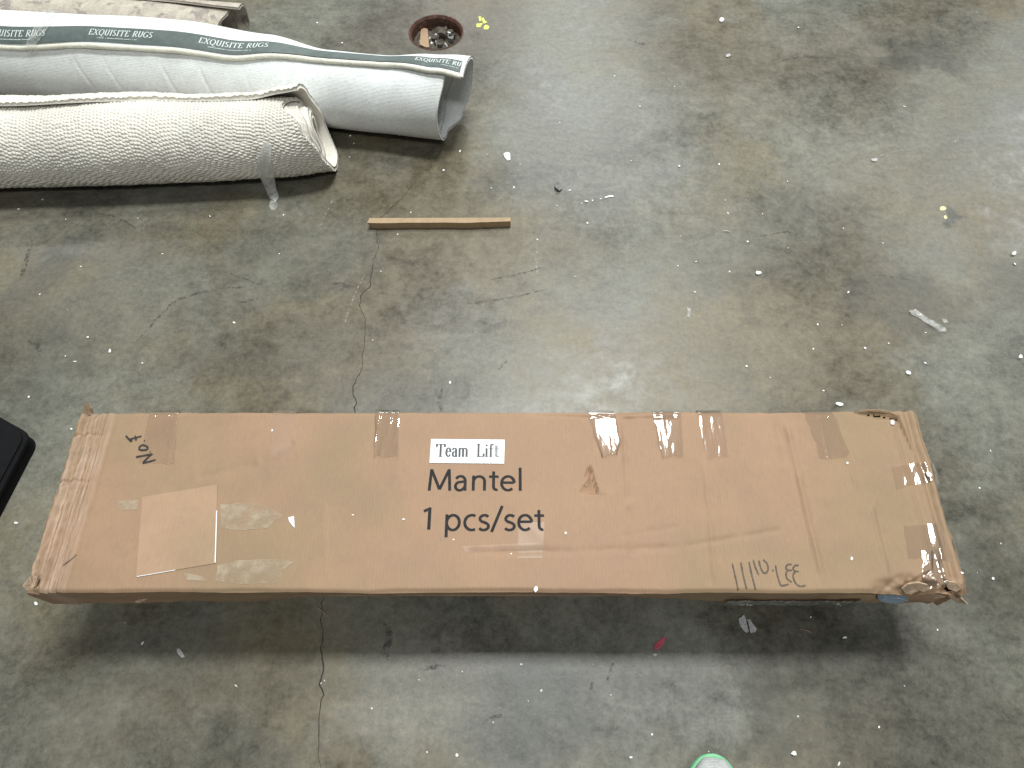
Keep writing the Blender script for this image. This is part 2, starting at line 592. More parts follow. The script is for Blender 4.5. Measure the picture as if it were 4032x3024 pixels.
M['blue'] = simple_mat("pale_blue_foam", (0.27, 0.36, 0.46), 0.6, 0.1, 80, 0.2)
M['black'] = simple_mat("black_plastic", (0.006, 0.006, 0.007), 0.8, 0.2, 60, 0.15, 0.0005, 0.0, 0.15)
M['scuff'] = None
M['mint'] = simple_mat("mint_rubber", (0.22, 0.56, 0.31), 0.65, 0.08, 60, 0.2)
M['crack'] = simple_mat("crack_dirt", (0.062, 0.057, 0.045), 0.95, 0.3, 100, 0.5, 0.002)


def mesh_fabric():
    t = NT("shoe_mesh")
    p = t.geo()
    v = t.voronoi(p, 420, rnd=0.3)
    n = t.noise(p, 45, 4, 0.6)
    c = t.mix(t.ramp(v, 0.2, 0.55), (0.60, 0.61, 0.60), (0.42, 0.43, 0.43))
    c = t.vmath('SCALE', c, scale=t.ramp(n, 0.3, 0.7, 0.85, 1.1))
    t.principled(c, 0.8, t.bump(v, 0.5, 0.001), 0, 0.2)
    return t.m


M['shoe_mesh'] = mesh_fabric()


def scuff_material(name, col, k, sc=90):
    t = NT(name)
    p = t.geo()
    tr = t.n("ShaderNodeBsdfTransparent")
    b = t.n("ShaderNodeBsdfPrincipled")
    b.inputs["Base Color"].default_value = (*col, 1)
    b.inputs["Roughness"].default_value = 0.6
    m = t.n("ShaderNodeMixShader")
    t.set(m.inputs[0], t.ramp(t.noise(p, sc, 6, 0.75), 0.42 if sc > 50 else 0.3, 0.66, 0.0, k))
    t.t.links.new(tr.outputs[0], m.inputs[1])
    t.t.links.new(b.outputs[0], m.inputs[2])
    t.t.links.new(m.outputs[0], t.out.inputs[0])
    return t.m


M['scuff'] = scuff_material("dark_scuff", (0.06, 0.058, 0.055), 0.8)
M['residue'] = scuff_material("glue_residue", (0.45, 0.36, 0.26), 0.75, 24)
M['scuff_pale'] = scuff_material("pale_scratch", (0.45, 0.45, 0.43), 0.7)

# ------------------------------------------------------------------ floor with crack groove and drain hole
DR = Q(942, 70)                    # drain centre
DR_R = 0.082


def jitter_path(pts, step, amp, seed):
    out = []
    r = random.Random(seed)
    for i in range(len(pts) - 1):
        a, b = Vector(pts[i]), Vector(pts[i + 1])
        n = max(1, int((b - a).length / step))
        d = (b - a).normalized()
        nrm = Vector((-d.y, d.x))
        for k in range(n):
            q = a + (b - a) * (k / n)
            if k > 0 or i > 0:
                q = q + nrm * r.uniform(-amp, amp)
            out.append(q)
    out.append(Vector(pts[-1]))
    return out


CR_PX = [(892, 398), (866, 432), (822, 470), (812, 498), (818, 540), (806, 560), (798, 620), (780, 640), (776, 660), (790, 690),
         (785, 745), (780, 800), (762, 835), (768, 872), (758, 950), (735, 1100), (712, 1230), (697, 1302), (694, 1350),
         (700, 1375), (692, 1400), (697, 1425), (698, 1460), (692, 1478), (697, 1500), (690, 1540), (690, 1580), (688, 1625), (692, 1659), (688, 1720)]
cr_pts = [Q(x, y).to_2d() for x, y in CR_PX]
crack = jitter_path(cr_pts, 0.009, 0.0024, 3)
nC = len(crack)
cl, crr = [], []
rr = random.Random(5)
for i, q in enumerate(crack):
    d = (crack[min(i + 1, nC - 1)] - crack[max(i - 1, 0)]).normalized()
    nrm = Vector((-d.y, d.x))
    w = 0.0004 + 0.0005 * rr.random() + 0.0006 * max(0, math.sin(i * 0.21))
    if i < 14:
        w *= 0.35 + 0.65 * i / 14
    if i in (0, nC - 1):
        w = 0.0003
    cl.append(q + nrm * w)
    crr.append(q - nrm * w)

NSEG = 56
hole = [Vector((DR.x + DR_R * math.cos(2 * math.pi * k / NSEG), DR.y + DR_R * math.sin(2 * math.pi * k / NSEG))) for k in range(NSEG)]
outer = [Vector((-7, -5)), Vector((7, -5)), Vector((7, 9)), Vector((-7, 9))]
pts = outer + hole + cl + list(reversed(crr))
edges = [(i, (i + 1) % 4) for i in range(4)]
o = 4
edges += [(o + i, o + (i + 1) % NSEG) for i in range(NSEG)]
o2 = o + NSEG
nk = 2 * nC
edges += [(o2 + i, o2 + (i + 1) % nk) for i in range(nk)]
vo, eo, fo, ov, oe, of = delaunay_2d_cdt(pts, edges, [], 0, 1e-7)


def in_poly(q, poly):
    c = False
    j = len(poly) - 1
    for i in range(len(poly)):
        if (poly[i].y > q.y) != (poly[j].y > q.y) and q.x < (poly[j].x - poly[i].x) * (q.y - poly[i].y) / (poly[j].y - poly[i].y) + poly[i].x:
            c = not c
        j = i
    return c


crack_poly = cl + list(reversed(crr))
ff = []
for f in fo:
    c = sum((vo[i] for i in f), Vector((0, 0))) / len(f)
    if (c - Vector((DR.x, DR.y))).length < DR_R * 0.995 or in_poly(c, crack_poly):
        continue
    ff.append(f)
floor = struct(link("floor", mesh_from([(v.x, v.y, 0) for v in vo], ff, "floor"), M['concrete']))
# groove of the crack
gv, gf = [], []
for i in range(nC):
    gv += [(cl[i].x, cl[i].y, 0), (crack[i].x, crack[i].y, -0.0016), (crr[i].x, crr[i].y, 0)]
    if i:
        a = 3 * (i - 1)
        gf += [(a, a + 1, a + 4, a + 3), (a + 1, a + 2, a + 5, a + 4)]
link("crack", mesh_from(gv, gf, "crack"), M['crack'], floor)


def ribbon_on_floor(name, path_px, w, mat, z=0.0006, seed=1, closed_taper=True, step=0.01, amp=0.0015):
    pth = jitter_path([Q(x, y).to_2d() for x, y in path_px], step, amp, seed)
    V, F = [], []
    n = len(pth)
    for i, q in enumerate(pth):
        d = (pth[min(i + 1, n - 1)] - pth[max(i - 1, 0)]).normalized()
        nn = Vector((-d.y, d.x))
        ww = w * (math.sin(math.pi * (i + 0.3) / (n + 0.6)) ** 0.5 if closed_taper else 1)
        V += [(q.x + nn.x * ww, q.y + nn.y * ww, z), (q.x - nn.x * ww, q.y - nn.y * ww, z)]
        if i:
            a = 2 * (i - 1)
            F.append((a, a + 1, a + 3, a + 2))
    return link(name, mesh_from(V, F, name), mat, floor)


scuffs = [
    ([(290, 745), (330, 700), (375, 652), (430, 632), (490, 622), (545, 618)], 0.0035, 'scuff'),
    ([(480, 585), (520, 600), (560, 614)], 0.002, 'scuff'),
    ([(1000, 657), (1060, 650), (1120, 640), (1180, 626)], 0.0025, 'scuff'),
    ([(1060, 605), (1110, 595), (1170, 578)], 0.003, 'scuff'),
    ([(205, 462), (240, 465), (270, 478), (295, 495)], 0.0025, 'scuff'),
    ([(1075, 800), (1095, 780)], 0.002, 'scuff'),
    ([(955, 838), (948, 870), (955, 890)], 0.004, 'scuff'),
    ([(1160, 520), (1158, 560), (1160, 610)], 0.0015, 'scuff_pale'),
    ([(790, 590), (765, 640), (745, 700)], 0.0015, 'scuff_pale'),
    ([(720, 430), (700, 470), (690, 490)], 0.0016, 'scuff_pale'),
    ([(1640, 510), (1700, 500), (1740, 512)], 0.0018, 'scuff'),
    ([(1870, 592), (1930, 598), (1970, 606)], 0.0015, 'scuff'),
    ([(1880, 345), (1920, 330), (1960, 322)], 0.0014, 'scuff_pale'),
    ([(828, 1345), (842, 1370), (836, 1400), (832, 1425)], 0.007, 'scuff'),
    ([(1325, 1430), (1318, 1452), (1312, 1470)], 0.003, 'scuff'),
    ([(1280, 1470), (1276, 1490)], 0.003, 'scuff'),
    ([(1045, 1560), (1065, 1548), (1085, 1545)], 0.003, 'scuff'),
    ([(900, 1452), (930, 1440), (960, 1442)], 0.004, 'scuff'),
    ([(70, 520), (55, 570), (45, 610)], 0.006, 'scuff'),
    ([(720, 612), (742, 615), (755, 620)], 0.006, 'scuff'),
    ([(60, 735), (80, 745), (88, 760)], 0.006, 'scuff'),
    ([(500, 648), (530, 652), (560, 645)], 0.003, 'scuff'),
    ([(1690, 130), (1740, 122), (1800, 126)], 0.005, 'scuff'),
    ([(1370, 90), (1400, 98)], 0.006, 'scuff'),
]
for k, (pth, w, m) in enumerate(scuffs):
    ribbon_on_floor("scuff_mark", pth, w, M[m], 0.0006, 20 + k)

# ------------------------------------------------------------------ carton
ZT = 0.235
ZB = 0.146
XL = -0.795
XR = 0.742
YF = 0.241
YB = 0.5655
CX, CY = (XL + XR) / 2, (YF + YB) / 2


def T(px, py):
    """2212-px view position -> x, y on the carton's top"""
    v = Q(px, py, ZT)
    return v.x, v.y


def seg_dist(x, y, a, b):
    ax, ay = a
    bx, by = b
    dx, dy = bx - ax, by - ay
    L2 = dx * dx + dy * dy
    t = np.clip(((x - ax) * dx + (y - ay) * dy) / L2, 0, 1)
    side = (x - ax) * dy - (y - ay) * dx
    return np.hypot(x - ax - t * dx, y - ay - t * dy), t, side / math.sqrt(L2)


creases = [  # from, to, amplitude (m), half width (m), step
    ((1345, 905), (1356, 1090), -0.0016, 0.004, 0.0008),
    ((1356, 1090), (1364, 1205), -0.0012, 0.004, 0.0004),
    ((1692, 893), (1780, 1270), 0.0021, 0.005, -0.0010),
    ((1672, 893), (1700, 1010), -0.0012, 0.006, 0.0),
    ((1812, 930), (1852, 1062), 0.0014, 0.004, -0.0005),
    ((1880, 1085), (1925, 1270), 0.0014, 0.004, 0.0004),
    ((1520, 990), (1545, 1275), 0.0013, 0.0045, -0.0006),
    ((1000, 1192), (1250, 1190), -0.0017, 0.006, 0.0),
    ((1230, 1190), (1480, 1182), -0.0012, 0.006, 0.0),
    ((1470, 1182), (1700, 1142), -0.0011, 0.005, 0.0),
    ((420, 1035), (560, 1000), -0.0013, 0.008, 0.0005),
    ((560, 1000), (640, 955), -0.0010, 0.008, 0.0003),
    ((1330, 1160), (1480, 1135), -0.0006, 0.005, 0.0),
    ((1130, 895), (1330, 903), -0.0022, 0.003, 0.0),
    ((1340, 905), (1470, 901), -0.0022, 0.003, 0.0),
    ((1060, 1040), (1190, 1180), 0.0005, 0.012, 0.0),
    ((700, 1080), (705, 1250), 0.0006, 0.006, 0.0003),
    ((862, 905), (858, 1040), 0.0005, 0.005, 0.0003),
]
punct = [T(1272, 1003), T(1280, 1012), T(1288, 1066), T(1262, 1066), T(1264, 1052), T(1260, 1038)]


def ztop(x, y):
    x = np.asarray(x, float)
    y = np.asarray(y, float)
    z = ZT + 0.0014 * vnoise(x * 4.2 + 9, y * 5 + 3, 1) + 0.0006 * vnoise(x * 13, y * 13, 2) + 0.00016 * vnoise(x * 45, y * 40, 3)
    for a, b, amp, w, st in creases:
        d, t, s = seg_dist(x, y, T(*a), T(*b))
        env = smooth(0, 0.12, t) * smooth(1, 0.88, t)
        jag = 1 + 0.5 * vnoise(x * 60, y * 60, 4)
        z = z + 1.35 * env * (amp * jag * np.exp(-(d / w) ** 2) + st * np.tanh(s / (w * 1.2)) * np.exp(-(d / (w * 5)) ** 2))
    # crushed left end: long folds
    wob = 0.0014 * vnoise(y * 9, x * 2, 5) + 0.0006 * vnoise(y * 60, x * 8, 15)
    dl = x - XL + wob
    fade = 0.65 + 0.35 * vnoise(y * 11, 3.3, 6)
    for c, w, a in ((0.009, 0.006, 0.0055), (0.0195, 0.0045, -0.007), (0.0285, 0.005, 0.0035), (0.0375, 0.0035, -0.0045),
                    (0.0445, 0.0035, 0.0025), (0.0515, 0.003, -0.004), (0.0590, 0.0045, 0.0042), (0.070, 0.004, -0.001)):
        z = z + 1.5 * a * fade * np.exp(-((dl - c) / w) ** 2)
    left = smooth(0.075, 0.02, dl)
    z = z + left * (0.0016 * vnoise(x * 170, y * 75, 7) + 0.001 * vnoise(x * 330, y * 150, 8)) - 0.004 * smooth(0.02, 0.0, dl)
    # worn cut across the folds
    for yy in (T(230, 940)[1], T(205, 1040)[1]):
        z = z - left * 0.004 * np.exp(-((y - yy + 0.002 * vnoise(x * 150, 1.0, 9)) / 0.0025) ** 2)
    # right end: softer folds
    dr = XR - x + 0.002 * vnoise(y * 10, 7.7, 10)
    for c, w, a in ((0.008, 0.005, 0.003), (0.018, 0.004, -0.0035), (0.029, 0.005, 0.0018), (0.040, 0.004, -0.0015), (0.053, 0.004, 0.001)):
        z = z + a * np.exp(-((dr - c) / w) ** 2)
    z = z + smooth(0.05, 0.0, dr) * 0.0012 * vnoise(x * 120, y * 60, 12)
    # rolled edges
    ef = y - YF + 0.0015 * vnoise(x * 16, 2.0, 13)
    eb = YB - y + 0.0015 * vnoise(x * 14, 6.0, 14)
    for e in (ef, eb, dl, dr):
        z = z - 0.005 * smooth(0.007, -0.001, e)
    # back edge tear at the right corner
    tx0, ty0 = T(1850, 893)
    tx1, ty1 = T(1938, 903)
    d, t, s = seg_dist(x, y, (tx0, ty0), (tx1, ty1))
    z = z - 0.009 * np.exp(-(d / (0.0020 + 0.0022 * np.sin(np.pi * t) * (1 + 0.8 * vnoise(x * 140, y * 100, 16)))) ** 2)
    tx2, ty2 = T(1955, 920)
    d, t, s = seg_dist(x, y, (tx1, ty1), (tx2, ty2 - 0.05))
    z = z - 0.009 * np.exp(-(d / 0.0022) ** 2)
    d, t, s = seg_dist(x, y, T(1652, 886), T(1680, 887))
    z = z - 0.008 * np.exp(-(d / 0.002) ** 2)
    # smashed front right corner
    gx, gy = T(2000, 1268)
    r = np.hypot((x - gx) / 0.105, (y - YF) / 0.034)
    dmg = smooth(1.05, 0.25, r)
    z = z + dmg * (-0.011 + 0.010 * vnoise(x * 55, y * 70, 17) + 0.006 * vnoise(x * 130, y * 150, 18))
    bx, by = T(2022, 1262)
    z = z + 0.016 * np.exp(-(((x - bx) / 0.017) ** 2 + ((y - by) / 0.013) ** 2))
    d, t, s = seg_dist(x, y, T(1945, 1270), T(2010, 1236))
    z = z - 0.004 * np.exp(-(d / 0.003) ** 2)
    # crushed front left corner
    r = np.hypot((x - XL) / 0.04, (y - YF) / 0.035)
    z = z + smooth(1.1, 0.2, r) * (-0.007 + 0.006 * vnoise(x * 140, y * 140, 19))
    r = np.hypot((x - XL) / 0.045, (y - YB) / 0.03)
    z = z + smooth(1.1, 0.2, r) * (-0.004 + 0.004 * vnoise(x * 120, y * 120, 20))
    # puncture
    px, py = zip(*punct)
    cxp, cyp = sum(px) / len(px), sum(py) / len(py)
    x0, y0 = T(1276, 1003)
    yb_ = T(1276, 1066)[1]
    tt = np.clip((y0 - y) / (y0 - yb_), 0, 1)
    xl_ = T(1276, 1003)[0] + (T(1260, 1060)[0] - T(1276, 1003)[0]) * tt - 0.003 * np.sin(tt * 9)
    xr_ = T(1276, 1003)[0] + (T(1290, 1066)[0] - T(1276, 1003)[0]) * tt
    inside = (y < y0 + 0.001) & (y > yb_ - 0.002)
    u = (x - xl_) / np.maximum(xr_ - xl_, 1e-4)
    dent = np.where(inside & (u > -0.1) & (u < 1.08), 1.0, 0.0)
    z = z - dent * (0.003 + 0.011 * np.clip(u, 0, 1)) * smooth(0, 0.25, tt)
    hump = np.exp(-((u - 1.35) / 0.3) ** 2) * inside * 0.0012
    return z + hump


NXG, NYG = 720, 150
gx = np.linspace(XL, XR, NXG)
gy = np.linspace(YF, YB, NYG)
GX, GY = np.meshgrid(gx, gy, indexing='ij')
GZ = ztop(GX, GY)
WX, WY = GX.copy(), GY.copy()
# wavering outline of the panel
wf = smooth(0.02, 0.0, GY - YF)
wbk = smooth(0.02, 0.0, YB - GY)
WY += wf * (0.0018 * vnoise(GX * 9, 1.5, 21) + 0.0006 * vnoise(GX * 60, 1.5, 22))
WY += wbk * (0.0022 * vnoise(GX * 8, 4.5, 23) + 0.0007 * vnoise(GX * 70, 4.5, 24) + 0.003 * smooth(0.55, 0.74, GX))
wl = smooth(0.03, 0.0, GX - XL)
wr = smooth(0.03, 0.0, XR - GX)
WX += wl * (0.0035 * vnoise(GY * 16, 8.5, 25) + 0.0012 * vnoise(GY * 90, 8.5, 26))
WX += wr * (0.0035 * vnoise(GY * 13, 3.5, 27) + 0.001 * vnoise(GY * 90, 8.5, 28))
cn = smooth(1.0, 0.1, np.hypot((GX - XR) / 0.05, (GY - YF) / 0.02))
WY += cn * 0.004 * vnoise(GX * 170, GY * 170, 29)
top = np.stack([WX, WY, GZ], -1)
fx_, fy_ = (GX[:-1, :-1] + GX[1:, 1:]) / 2, (GY[:-1, :-1] + GY[1:, 1:]) / 2
open_ = np.zeros(fx_.shape, bool)
for a_, b_, r0 in (((1872, 894), (1932, 902), 0.0011), ((1915, 900), (1945, 906), 0.0009), ((2036, 1246), (2046, 1266), 0.0032), ((2046, 1270), (2076, 1266), 0.0035), ((1966, 1264), (1990, 1266), 0.0022)):
    d_, t_, s_ = seg_dist(fx_, fy_, T(*a_), T(*b_))
    open_ |= d_ < r0 * (0.75 + 0.8 * vnoise(fx_ * 150, fy_ * 220, 34)) * (0.35 + 0.65 * np.sin(np.pi * np.clip(t_, 0.03, 0.97)))
V = [top.reshape(-1, 3)]
F = [grid_faces(NXG, NYG)[~open_.ravel()]]
off = NXG * NYG


def skirt(edge, outdir, rows=9, bulge=0.0, seed=40, dmg=None):
    """edge: (n,3) border of the top; adds the wall below it"""
    global off
    n = len(edge)
    ts = np.linspace(0, 1, rows + 1)[1:]
    s = np.cumsum(np.r_[0, np.linalg.norm(np.diff(edge[:, :2], axis=0), axis=1)])
    pos = [edge]
    for t in ts:
        p = edge.copy()
        zb = ZB
        p[:, 2] = edge[:, 2] * (1 - t) + zb * t
        dis = bulge * math.sin(math.pi * t) + 0.0025 * vnoise(s * 9, t * 2.5 + 0 * s, seed) + 0.0010 * vnoise(s * 45, t * 7 + 0 * s, seed + 1)
        dis = dis * min(1, t * 4)
        if dmg is not None:
            dis = dis + dmg(s, t)
        p[:, 0] += outdir[0] * dis
        p[:, 1] += outdir[1] * dis
        pos.append(p)
    A = np.stack(pos, 0)
    V.append(A.reshape(-1, 3))
    fc = grid_faces(len(pos), n, off, flip=False)
    if dmg is not None:
        tm = (np.arange(len(pos) - 1) + 0.5)[:, None] / rows
        xm = (edge[:-1, 0] + edge[1:, 0])[None, :] / 2
        half = 0.20 * smooth(0.545, 0.62, xm) * smooth(0.735, 0.66, xm) * (1 + 0.7 * vnoise(xm * 90, 0 * xm + 2.0, 35))
        fc = fc[~(np.abs(tm - 0.40 - 0.10 * vnoise(xm * 35, 0 * xm, 36)) < half).ravel()]
    F.append(fc)
    off += A.shape[0] * n
    return A[-1]


def front_dmg(s, t):
    # torn open at the right end
    x = XL + s
    k = smooth(0.50, 0.60, x) * smooth(0.745, 0.70, x)
    gap = np.exp(-((t - 0.45) / 0.16) ** 2)
    return -0.03 * k * gap * (1 + 0.5 * vnoise(s * 60, t * 3 + 0 * s, 33)) - 0.014 * t * smooth(-0.55, -0.25, x) * smooth(0.45, 0.15, x)


bf = skirt(top[:, 0, :], (0, -1), 12, 0.0, 40, front_dmg)
bb = skirt(top[::-1, -1, :], (0, 1), 6, 0.001, 44)
bl = skirt(top[0, ::-1, :], (-1, 0), 6, 0.002, 48)
br = skirt(top[-1, :, :], (1, 0), 6, 0.002, 52)
V.append(np.array([[XL + .004, YF + .012, ZB], [XR - .004, YF + .012, ZB], [XR - .004, YB - .002, ZB], [XL + .004, YB - .002, ZB]]))
F.append(np.array([[off + 3, off + 2, off + 1, off]]))
carton = thing("carton", "long battered brown cardboard carton printed Mantel 1 pcs/set", "carton", (CX, CY, ZB))


def own(o, root):
    o.parent = root
    o.matrix_parent_inverse = Matrix.Translation(-Vector(root.location))
    return o


VV = np.concatenate(V)
# shape from the side: do not let anything reach below the skid
VV[:, 2] = np.maximum(VV[:, 2], ZB)
body = own(link("carton_body", mesh_np(VV, np.concatenate(F)), M['card'], None, True), carton)


def drape_mesh(me, dz, fn=ztop):
    n = len(me.vertices)
    co = np.empty(n * 3, dtype=np.float32)
    me.vertices.foreach_get("co", co)
    co = co.reshape(-1, 3)
    co[:, 2] = fn(co[:, 0], co[:, 1]) + dz
    me.vertices.foreach_set("co", co.ravel())
    me.update()


def patch(name, corners_px, mat, dz=0.0006, nu=28, nv=36, wrinkle=0.0, rag=0.0, seed=60, over_back=0.0, root=carton, over_right=0.0, roundness=0.0, tilt=0.0, flat=0.0):
    """thin sheet stuck on the carton top; corners: back-left, back-right, front-right, front-left"""
    c = [np.array(T(*p)) for p in corners_px]
    u = np.linspace(0, 1, nu)[:, None]
    v = np.linspace(0, 1, nv)[None, :]
    xy = [(c[0][k] * (1 - u) * (1 - v) + c[1][k] * u * (1 - v) + c[2][k] * u * v + c[3][k] * (1 - u) * v) for k in (0, 1)]
    X, Y = xy
    if rag:
        Y = Y + rag * smooth(0.7, 1, v) * vnoise(u * 7 + 0 * v, 0 * u + 3.0 * v, seed)
        X = X + rag * 0.5 * (smooth(0.25, 0, u) + smooth(0.75, 1, u)) * vnoise(v * 6 + 0 * u, u * 2 + 5 + 0 * v, seed + 1)
    if roundness:
        cu = c[0][0] * .5 + c[1][0] * .5
        X = X + (np.array(cu) - X) * roundness * smooth(0.6, 1.0, v) ** 2
    Z = ztop(X, Y)
    k = np.ones((3, 3)) / 9.0
    Zp = np.pad(Z, 1, mode='edge')
    Zs = sum(Zp[i:i + nu, j:j + nv] for i in range(3) for j in range(3)) / 9.0
    Z = np.maximum(Z, Zs) + dz
    if flat:
        B = np.stack([np.ones(Z.size), X.ravel(), Y.ravel()], 1)
        m_ = (v * np.ones_like(u) > 0.12).ravel()
        cf = np.linalg.lstsq(B[m_], Z.ravel()[m_], rcond=None)[0]
        Zf = (B @ cf).reshape(Z.shape) + 0.0007
        Z = Z * (1 - flat * smooth(0, 0.12, v)) + Zf * flat * smooth(0, 0.12, v)
    Z = Z + tilt * v * smooth(0, 0.08, u) * smooth(1, 0.92, u)
    if wrinkle:
        w = vnoise(u * 6.0 + v * 1.3, v * 0.9 + 0 * u, seed + 2)
        Z = Z + wrinkle * (0.8 * w + 0.5 * np.abs(w) + 0.12 * vnoise(u * 11 + v * 3, v * 3, seed + 3)) * smooth(0, 0.1, u) * smooth(1, 0.9, u)
    A = np.stack([X, Y, Z], -1)
    if over_back:
        r1 = A[:, 0, :].copy()
        r1[:, 1] = YB + 0.0045
        r1[:, 2] -= 0.003
        r2 = r1.copy()
        r2[:, 1] = YB + 0.006
        r2[:, 2] = ZT - over_back
        A = np.concatenate([r2[:, None, :], r1[:, None, :], A], 1)
    if over_right:
        r1 = A[-1].copy()
        r1[:, 0] = XR + 0.006
        r1[:, 2] -= 0.004
        r2 = r1.copy()
        r2[:, 0] += 0.002
        r2[:, 2] = ZT - over_right
        A = np.concatenate([A, r1[None], r2[None]], 0)
    me = mesh_np(A.reshape(-1, 3), grid_faces(A.shape[0], A.shape[1], flip=True))
    return own(link(name, me, mat, None, True), root)


# tape strips over the back edge (2212-px view corners)
patch("tape", [(322, 893), (384, 893), (378, 1003), (300, 1000)], M['tape'], 0.0006, wrinkle=0.0018, flat=0, seed=60, over_back=0.05)
patch("tape", [(588, 893), (638, 893), (634, 990), (586, 992)], M['tape_flat'], 0.0005, wrinkle=0.0, seed=63, over_back=0.05)
patch("tape", [(812, 893), (862, 893), (860, 985), (806, 988)], M['tape_shiny'], 0.0008, wrinkle=0.0013, flat=0.9, rag=0.003, seed=266, over_back=0.05)
patch("tape", [(1270, 895), (1330, 895), (1346, 982), (1296, 985)], M['tape_shiny'], 0.0008, wrinkle=5e-05, flat=1, rag=0.004, seed=69, over_back=0.05, roundness=0.35, tilt=0.0019)
patch("tape", [(1412, 897), (1470, 896), (1480, 985), (1426, 990)], M['tape_shiny'], 0.0008, wrinkle=0.00024, flat=1, rag=0.004, seed=72, over_back=0.05, roundness=0.2, tilt=0.0010)
patch("tape", [(1506, 893), (1560, 892), (1575, 985), (1528, 992)], M['tape'], 0.0007, wrinkle=0.0003, flat=1, rag=0.003, seed=75, over_back=0.05)
patch("tape", [(1738, 892), (1800, 890), (1834, 985), (1772, 990)], M['tape_shiny'], 0.0007, wrinkle=0.0012, flat=0.9, rag=0.004, seed=178, over_back=0.05)
patch("tape", [(1924, 1008), (1998, 998), (2012, 1040), (1936, 1056)], M['tape'], 0.0007, wrinkle=0.0008, flat=0, rag=0.002, seed=81, over_right=0.05)
patch("tape", [(1952, 1135), (2030, 1130), (2052, 1210), (1962, 1205)], M['tape_shiny'], 0.0007, wrinkle=0.0008, flat=0, rag=0.002, seed=84, over_right=0.05)
patch("tape", [(1992, 1190), (2030, 1185), (2050, 1268), (1992, 1266)], M['tape_shiny'], 0.0012, wrinkle=0.003, rag=0.004, seed=87)
patch("tape", [(1120, 1130), (1176, 1128), (1172, 1205), (1118, 1206)], M['tape_flat'], 0.0005, wrinkle=0.0, seed=90)
patch("tape", [(1000, 1180), (1172, 1172), (1174, 1184), (1004, 1192)], M['tape_flat'], 0.0009, wrinkle=0.0, seed=93)

# clean patch, glue residue, white label
clean = patch("clean_patch", [(308, 1074), (470, 1047), (466, 1217), (295, 1246)], M['card_clean'], 0.0011, 40, 44)
clean["label"] = "clean paler square of cardboard with a bright right edge"


def strip_on_top(name, pts_px, w, mat, dz, root=carton, ragged=0.0, seed=1):
    P2 = [np.array(T(*p)) for p in pts_px]
    V_, F_ = [], []
    n = len(P2)
    for i, q in enumerate(P2):
        d = P2[min(i + 1, n - 1)] - P2[max(i - 1, 0)]
        d = d / np.linalg.norm(d)
        nn = np.array([-d[1], d[0]])
        V_ += [(*(q + nn * w), 0), (*(q - nn * w), 0)]
        if i:
            a = 2 * (i - 1)
            F_.append((a, a + 1, a + 3, a + 2))
    me = mesh_from(V_, F_, name)
    drape_mesh(me, dz)
    return own(link(name, me, mat), root)


def lerp_pts(a, b, n):
    return [(a[0] + (b[0] - a[0]) * i / n, a[1] + (b[1] - a[1]) * i / n) for i in range(n + 1)]


strip_on_top("patch_edge", lerp_pts((469.3, 1104), (466, 1216), 24), 0.0009, M['foam'], 0.0022)  # white strip painted in for the reflection on the patch's right edge
strip_on_top("patch_edge", lerp_pts((297, 1246), (380, 1232), 16), 0.0005, M['paper'], 0.0016)


def poly_on_top(name, pts_px, mat, dz, root=carton, cut=0.008):
    """flat cut-out with the given outline, draped on the carton top"""
    pp = [Vector(T(*p)) for p in pts_px]
    bm = bmesh.new()
    vs = [bm.verts.new((p.x, p.y, 0)) for p in pp]
    bm.faces.new(vs)
    bmesh.ops.triangulate(bm, faces=bm.faces[:])
    for _ in range(5):
        es = [e for e in bm.edges if e.calc_length() > cut]
        if not es:
            break
        bmesh.ops.subdivide_edges(bm, edges=es, cuts=1)
        bmesh.ops.triangulate(bm, faces=[f for f in bm.faces if len(f.verts) > 3])
    bmesh.ops.recalc_face_normals(bm, faces=bm.faces[:])
    me = bpy.data.meshes.new(name)
    bm.to_mesh(me)
    bm.free()
    if me.polygons and me.polygons[0].normal.z < 0:
        me.flip_normals()
    drape_mesh(me, dz)
    return own(link(name, me, mat), root)


def ragged(pts, n=4, amp=2.0, seed=1):
    r = random.Random(seed)
    out = []
    for i in range(len(pts)):
        a, b = pts[i], pts[(i + 1) % len(pts)]
        out.append(a)
        for k in range(1, n):
            out.append((a[0] + (b[0] - a[0]) * k / n + r.uniform(-amp, amp), a[1] + (b[1] - a[1]) * k / n + r.uniform(-amp, amp)))
    return out


poly_on_top("glue_residue", ragged([(476, 1090), (555, 1085), (590, 1100), (612, 1114), (580, 1140), (530, 1146), (478, 1142)], 4, 1.6, 2), M['residue'], 0.0009)
poly_on_top("glue_residue", ragged([(470, 1222), (520, 1210), (600, 1208), (636, 1214), (612, 1232), (608, 1256), (585, 1262), (520, 1262), (466, 1256)], 4, 1.6, 3), M['residue'], 0.0009)
poly_on_top("glue_residue", ragged([(398, 1238), (440, 1246), (446, 1256), (405, 1254)], 3, 1.2, 4), M['residue'], 0.0009)
poly_on_top("glue_residue", ragged([(245, 1082), (300, 1080), (298, 1100), (262, 1104)], 3, 1.5, 5), M['residue'], 0.0007)

sticker = patch("label", [(931.5, 949), (1090.5, 950.5), (1089, 1002), (928, 1000.5)], M['paper'], 0.0013, 40, 16)
sticker["label"] = "white paper label reading Team Lift"


# ---- lettering
# serif stroke letters: broad-nib rule, upright strokes thick, flat strokes thin
def arc(cx, cy, rx, ry, a0, a1, n=14):
    return [(cx + rx * math.cos(math.radians(a0 + (a1 - a0) * i / n)), cy + ry * math.sin(math.radians(a0 + (a1 - a0) * i / n))) for i in range(n + 1)]


